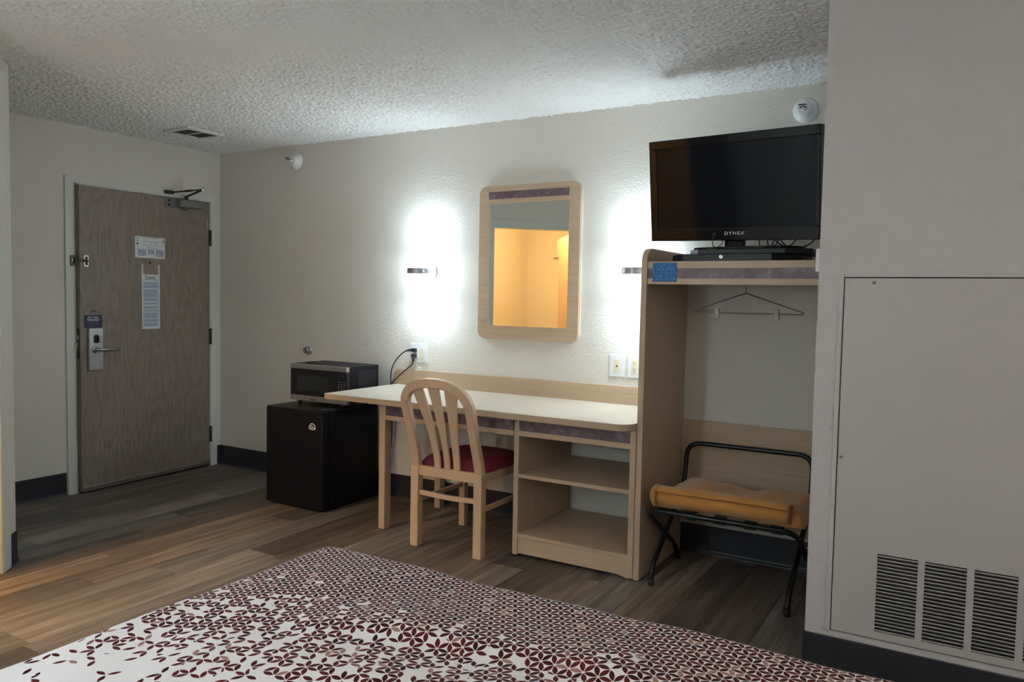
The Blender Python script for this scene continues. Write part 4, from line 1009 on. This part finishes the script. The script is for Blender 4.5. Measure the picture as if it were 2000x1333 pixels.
rim = [i for i in range(NX+1)]+[(j+1)*(NX+1)-1 for j in range(1, NY+1)]+[NY*(NX+1)+i for i in range(NX-1, -1, -1)]+[j*(NX+1) for j in range(NY-1, 0, -1)]
o_ = len(hb.v); hb.v += [Vector((hv[i][0], hv[i][1], 0.3945)) for i in rim]
for k in range(len(rim)): k2 = (k+1) % len(rim); hb.f.append([rim[k2], rim[k], o_+k, o_+k2]); hb.sm.append(True)
hb.f.append([o_+k for k in range(len(rim))]); hb.sm.append(False)
part('folded_layers', hb, 'mustard_blanket', bk)
# rolled front edge: spiral sheet extruded along x
def spiral_pts(turns=2.3, r0=0.058, r1=0.014, n=56):
    out_, inn = [], []
    for i in range(n+1):
        t = i/n; a_ = 2.5-2*PI*turns*t; r = r0+(r1-r0)*t; th = 0.0062
        out_.append(((r)*math.cos(a_), r*0.90*math.sin(a_))); inn.append(((r-th)*math.cos(a_), (r-th)*0.90*math.sin(a_)))
    return out_, inn
so, si = spiral_pts(); nS = len(so); NXR = 30; rv = []; rf = []
for k in range(NXR+1):
    u_ = k/NXR; x = 3.868+(4.468-3.868)*u_
    sc_ = 1.0+0.035*math.sin(8*x)
    oy = -0.640+0.008*math.sin(5.2*x+1.0); oz = 0.4455-0.053*(1-sc_)+0.003*math.sin(9*x)
    for (p, q) in so+si[::-1]: rv.append((x+0.004*math.sin(30*q+40*p), oy+p*sc_, oz+q*sc_))
m_ = 2*nS
for k in range(NXR):
    for i in range(m_): rf.append((k*m_+i, k*m_+(i+1) % m_, (k+1)*m_+(i+1) % m_, (k+1)*m_+i))
for k in (0, NXR):
    for i in range(nS-1): rf.append((k*m_+i, k*m_+i+1, k*m_+m_-2-i, k*m_+m_-1-i))
part('rolled_edge', MB().add(rv, rf, True), 'mustard_blanket', bk)
rc = MB().lathe([(0.0545, 0.004), (0.054, -0.004), (0.048, -0.018), (0.034, -0.028), (0.016, -0.034), (0.002, -0.036)], (0, 0, 0), (1, 0, 0), 24)
rc.v = [Vector((3.868+p.x, -0.636+p.y*1.04, 0.4462+p.z*0.95)) for p in rc.v]
part('roll_end', rc, 'mustard_blanket', bk)

# ================================================================== BED
bed = thing('bed', (4.245, -3.4, 0), 'wide bed under a white bedspread with maroon leaf pattern', 'bed')
bX0, bX1, bYF, bYH, bZ = 3.405, 5.085, -2.322, -4.50, 0.600
part('base', B(bX0+0.08, bX1-0.08, bYH+0.02, bYF-0.08, 0.0, 0.30), 'strap_black', bed)
part('mattress', B(bX0+0.035, bX1-0.035, bYH, bYF-0.035, 0.301, 0.575), 'mattress_white', bed, 0.04, 3)
R = 0.085; DROP = 0.50
wi = (bX1-bX0)/2-R; xc = (bX0+bX1)/2; yi = bYF-R
arcL = R*PI/2; LM = arcL+DROP-R
def prof(r):
    if r <= 0: return 0.0, 0.0
    if r < arcL: a_ = r/R; return R*math.sin(a_), R*(1-math.cos(a_))
    return R+0.012*math.sin((r-arcL)*6)*0.6, R+(r-arcL)
def wrinkle(x, y):
    z = 0.0
    def ridge(x0, y0, x1, y1, amp, w1, w2, bend=0.0):
        dx_, dy_ = x1-x0, y1-y0; l2 = dx_*dx_+dy_*dy_; l_ = math.sqrt(l2)
        t = ((x-x0)*dx_+(y-y0)*dy_)/l2; d = ((x-x0)*-dy_+(y-y0)*dx_)/l_ + bend*math.sin(PI*t)
        en = 1/(1+math.exp(-(t)*14))*1/(1+math.exp((t-1)*14))
        ww = w1 if d > 0 else w2
        return amp*en*math.exp(-(d/ww)**2)
    z += ridge(3.86, -2.80, 4.66, -2.67, 0.020, 0.16, 0.040, -0.035)
    z += ridge(4.02, -2.99, 4.62, -2.86, 0.017, 0.11, 0.040, -0.02)
    z += ridge(4.10, -3.13, 4.75, -2.93, 0.014, 0.08, 0.040, 0.02)
    z += ridge(4.35, -3.10, 4.95, -2.80, 0.012, 0.07, 0.045, 0.02)
    z += 0.0035*math.sin(6.1*x+3.2*y)+0.0022*math.sin(15*x-8*y+1.2)+0.0012*math.sin(27*x+14*y)
    return z
step = 0.0165
na = int((2*(wi+LM))/step); nb_ = int((LM+(yi-bYH))/step)
bv = []; bu = []
for j in range(nb_+1):
    v_ = -LM+ (LM+(yi-bYH))*j/nb_      # <0 beyond the foot, growing towards the head
    for i in range(na+1):
        a_ = -(wi+LM)+2*(wi+LM)*i/na
        ox = max(abs(a_)-wi, 0); oy = max(-v_, 0); r = math.hypot(ox, oy)
        hd, dz = prof(min(r, LM))
        if r > 1e-9: ux, uy = ox/r*math.copysign(1, a_), oy/r
        else: ux = uy = 0
        x = xc+max(-wi, min(wi, a_))+ux*hd; y = yi-max(v_, 0)+uy*hd
        fl = 0.0
        if dz > R: fl = 0.010*min(1, (dz-R)/0.2)*math.sin(14*(x+y)+6*(x-y))
        x += ux*fl; y += uy*fl
        z = bZ-dz+(wrinkle(x, y) if dz < R else 0)*(1-min(1, dz/R))
        bv.append((x, y, z)); bu.append((a_, v_+arcL))
bf_ = []
for j in range(nb_):
    for i in range(na): q = j*(na+1)+i; bf_.append((q, q+1, q+na+2, q+na+1))
org = Vector(bed.location)
me = bpy.data.meshes.new('bedspread'); me.from_pydata([tuple(Vector(p)-org) for p in bv], [], bf_)
uvl = me.uv_layers.new(name='UVMap')
for lp in me.loops: uvl.data[lp.index].uv = bu[lp.vertex_index]
me.polygons.foreach_set('use_smooth', [True]*len(me.polygons)); me.materials.append(MATS['leaf_bedspread'])
bo = bpy.data.objects.new('bedspread', me); COL.objects.link(bo); bo.parent = bed
bo['label'] = 'white bedspread with maroon and tan leaf pattern'
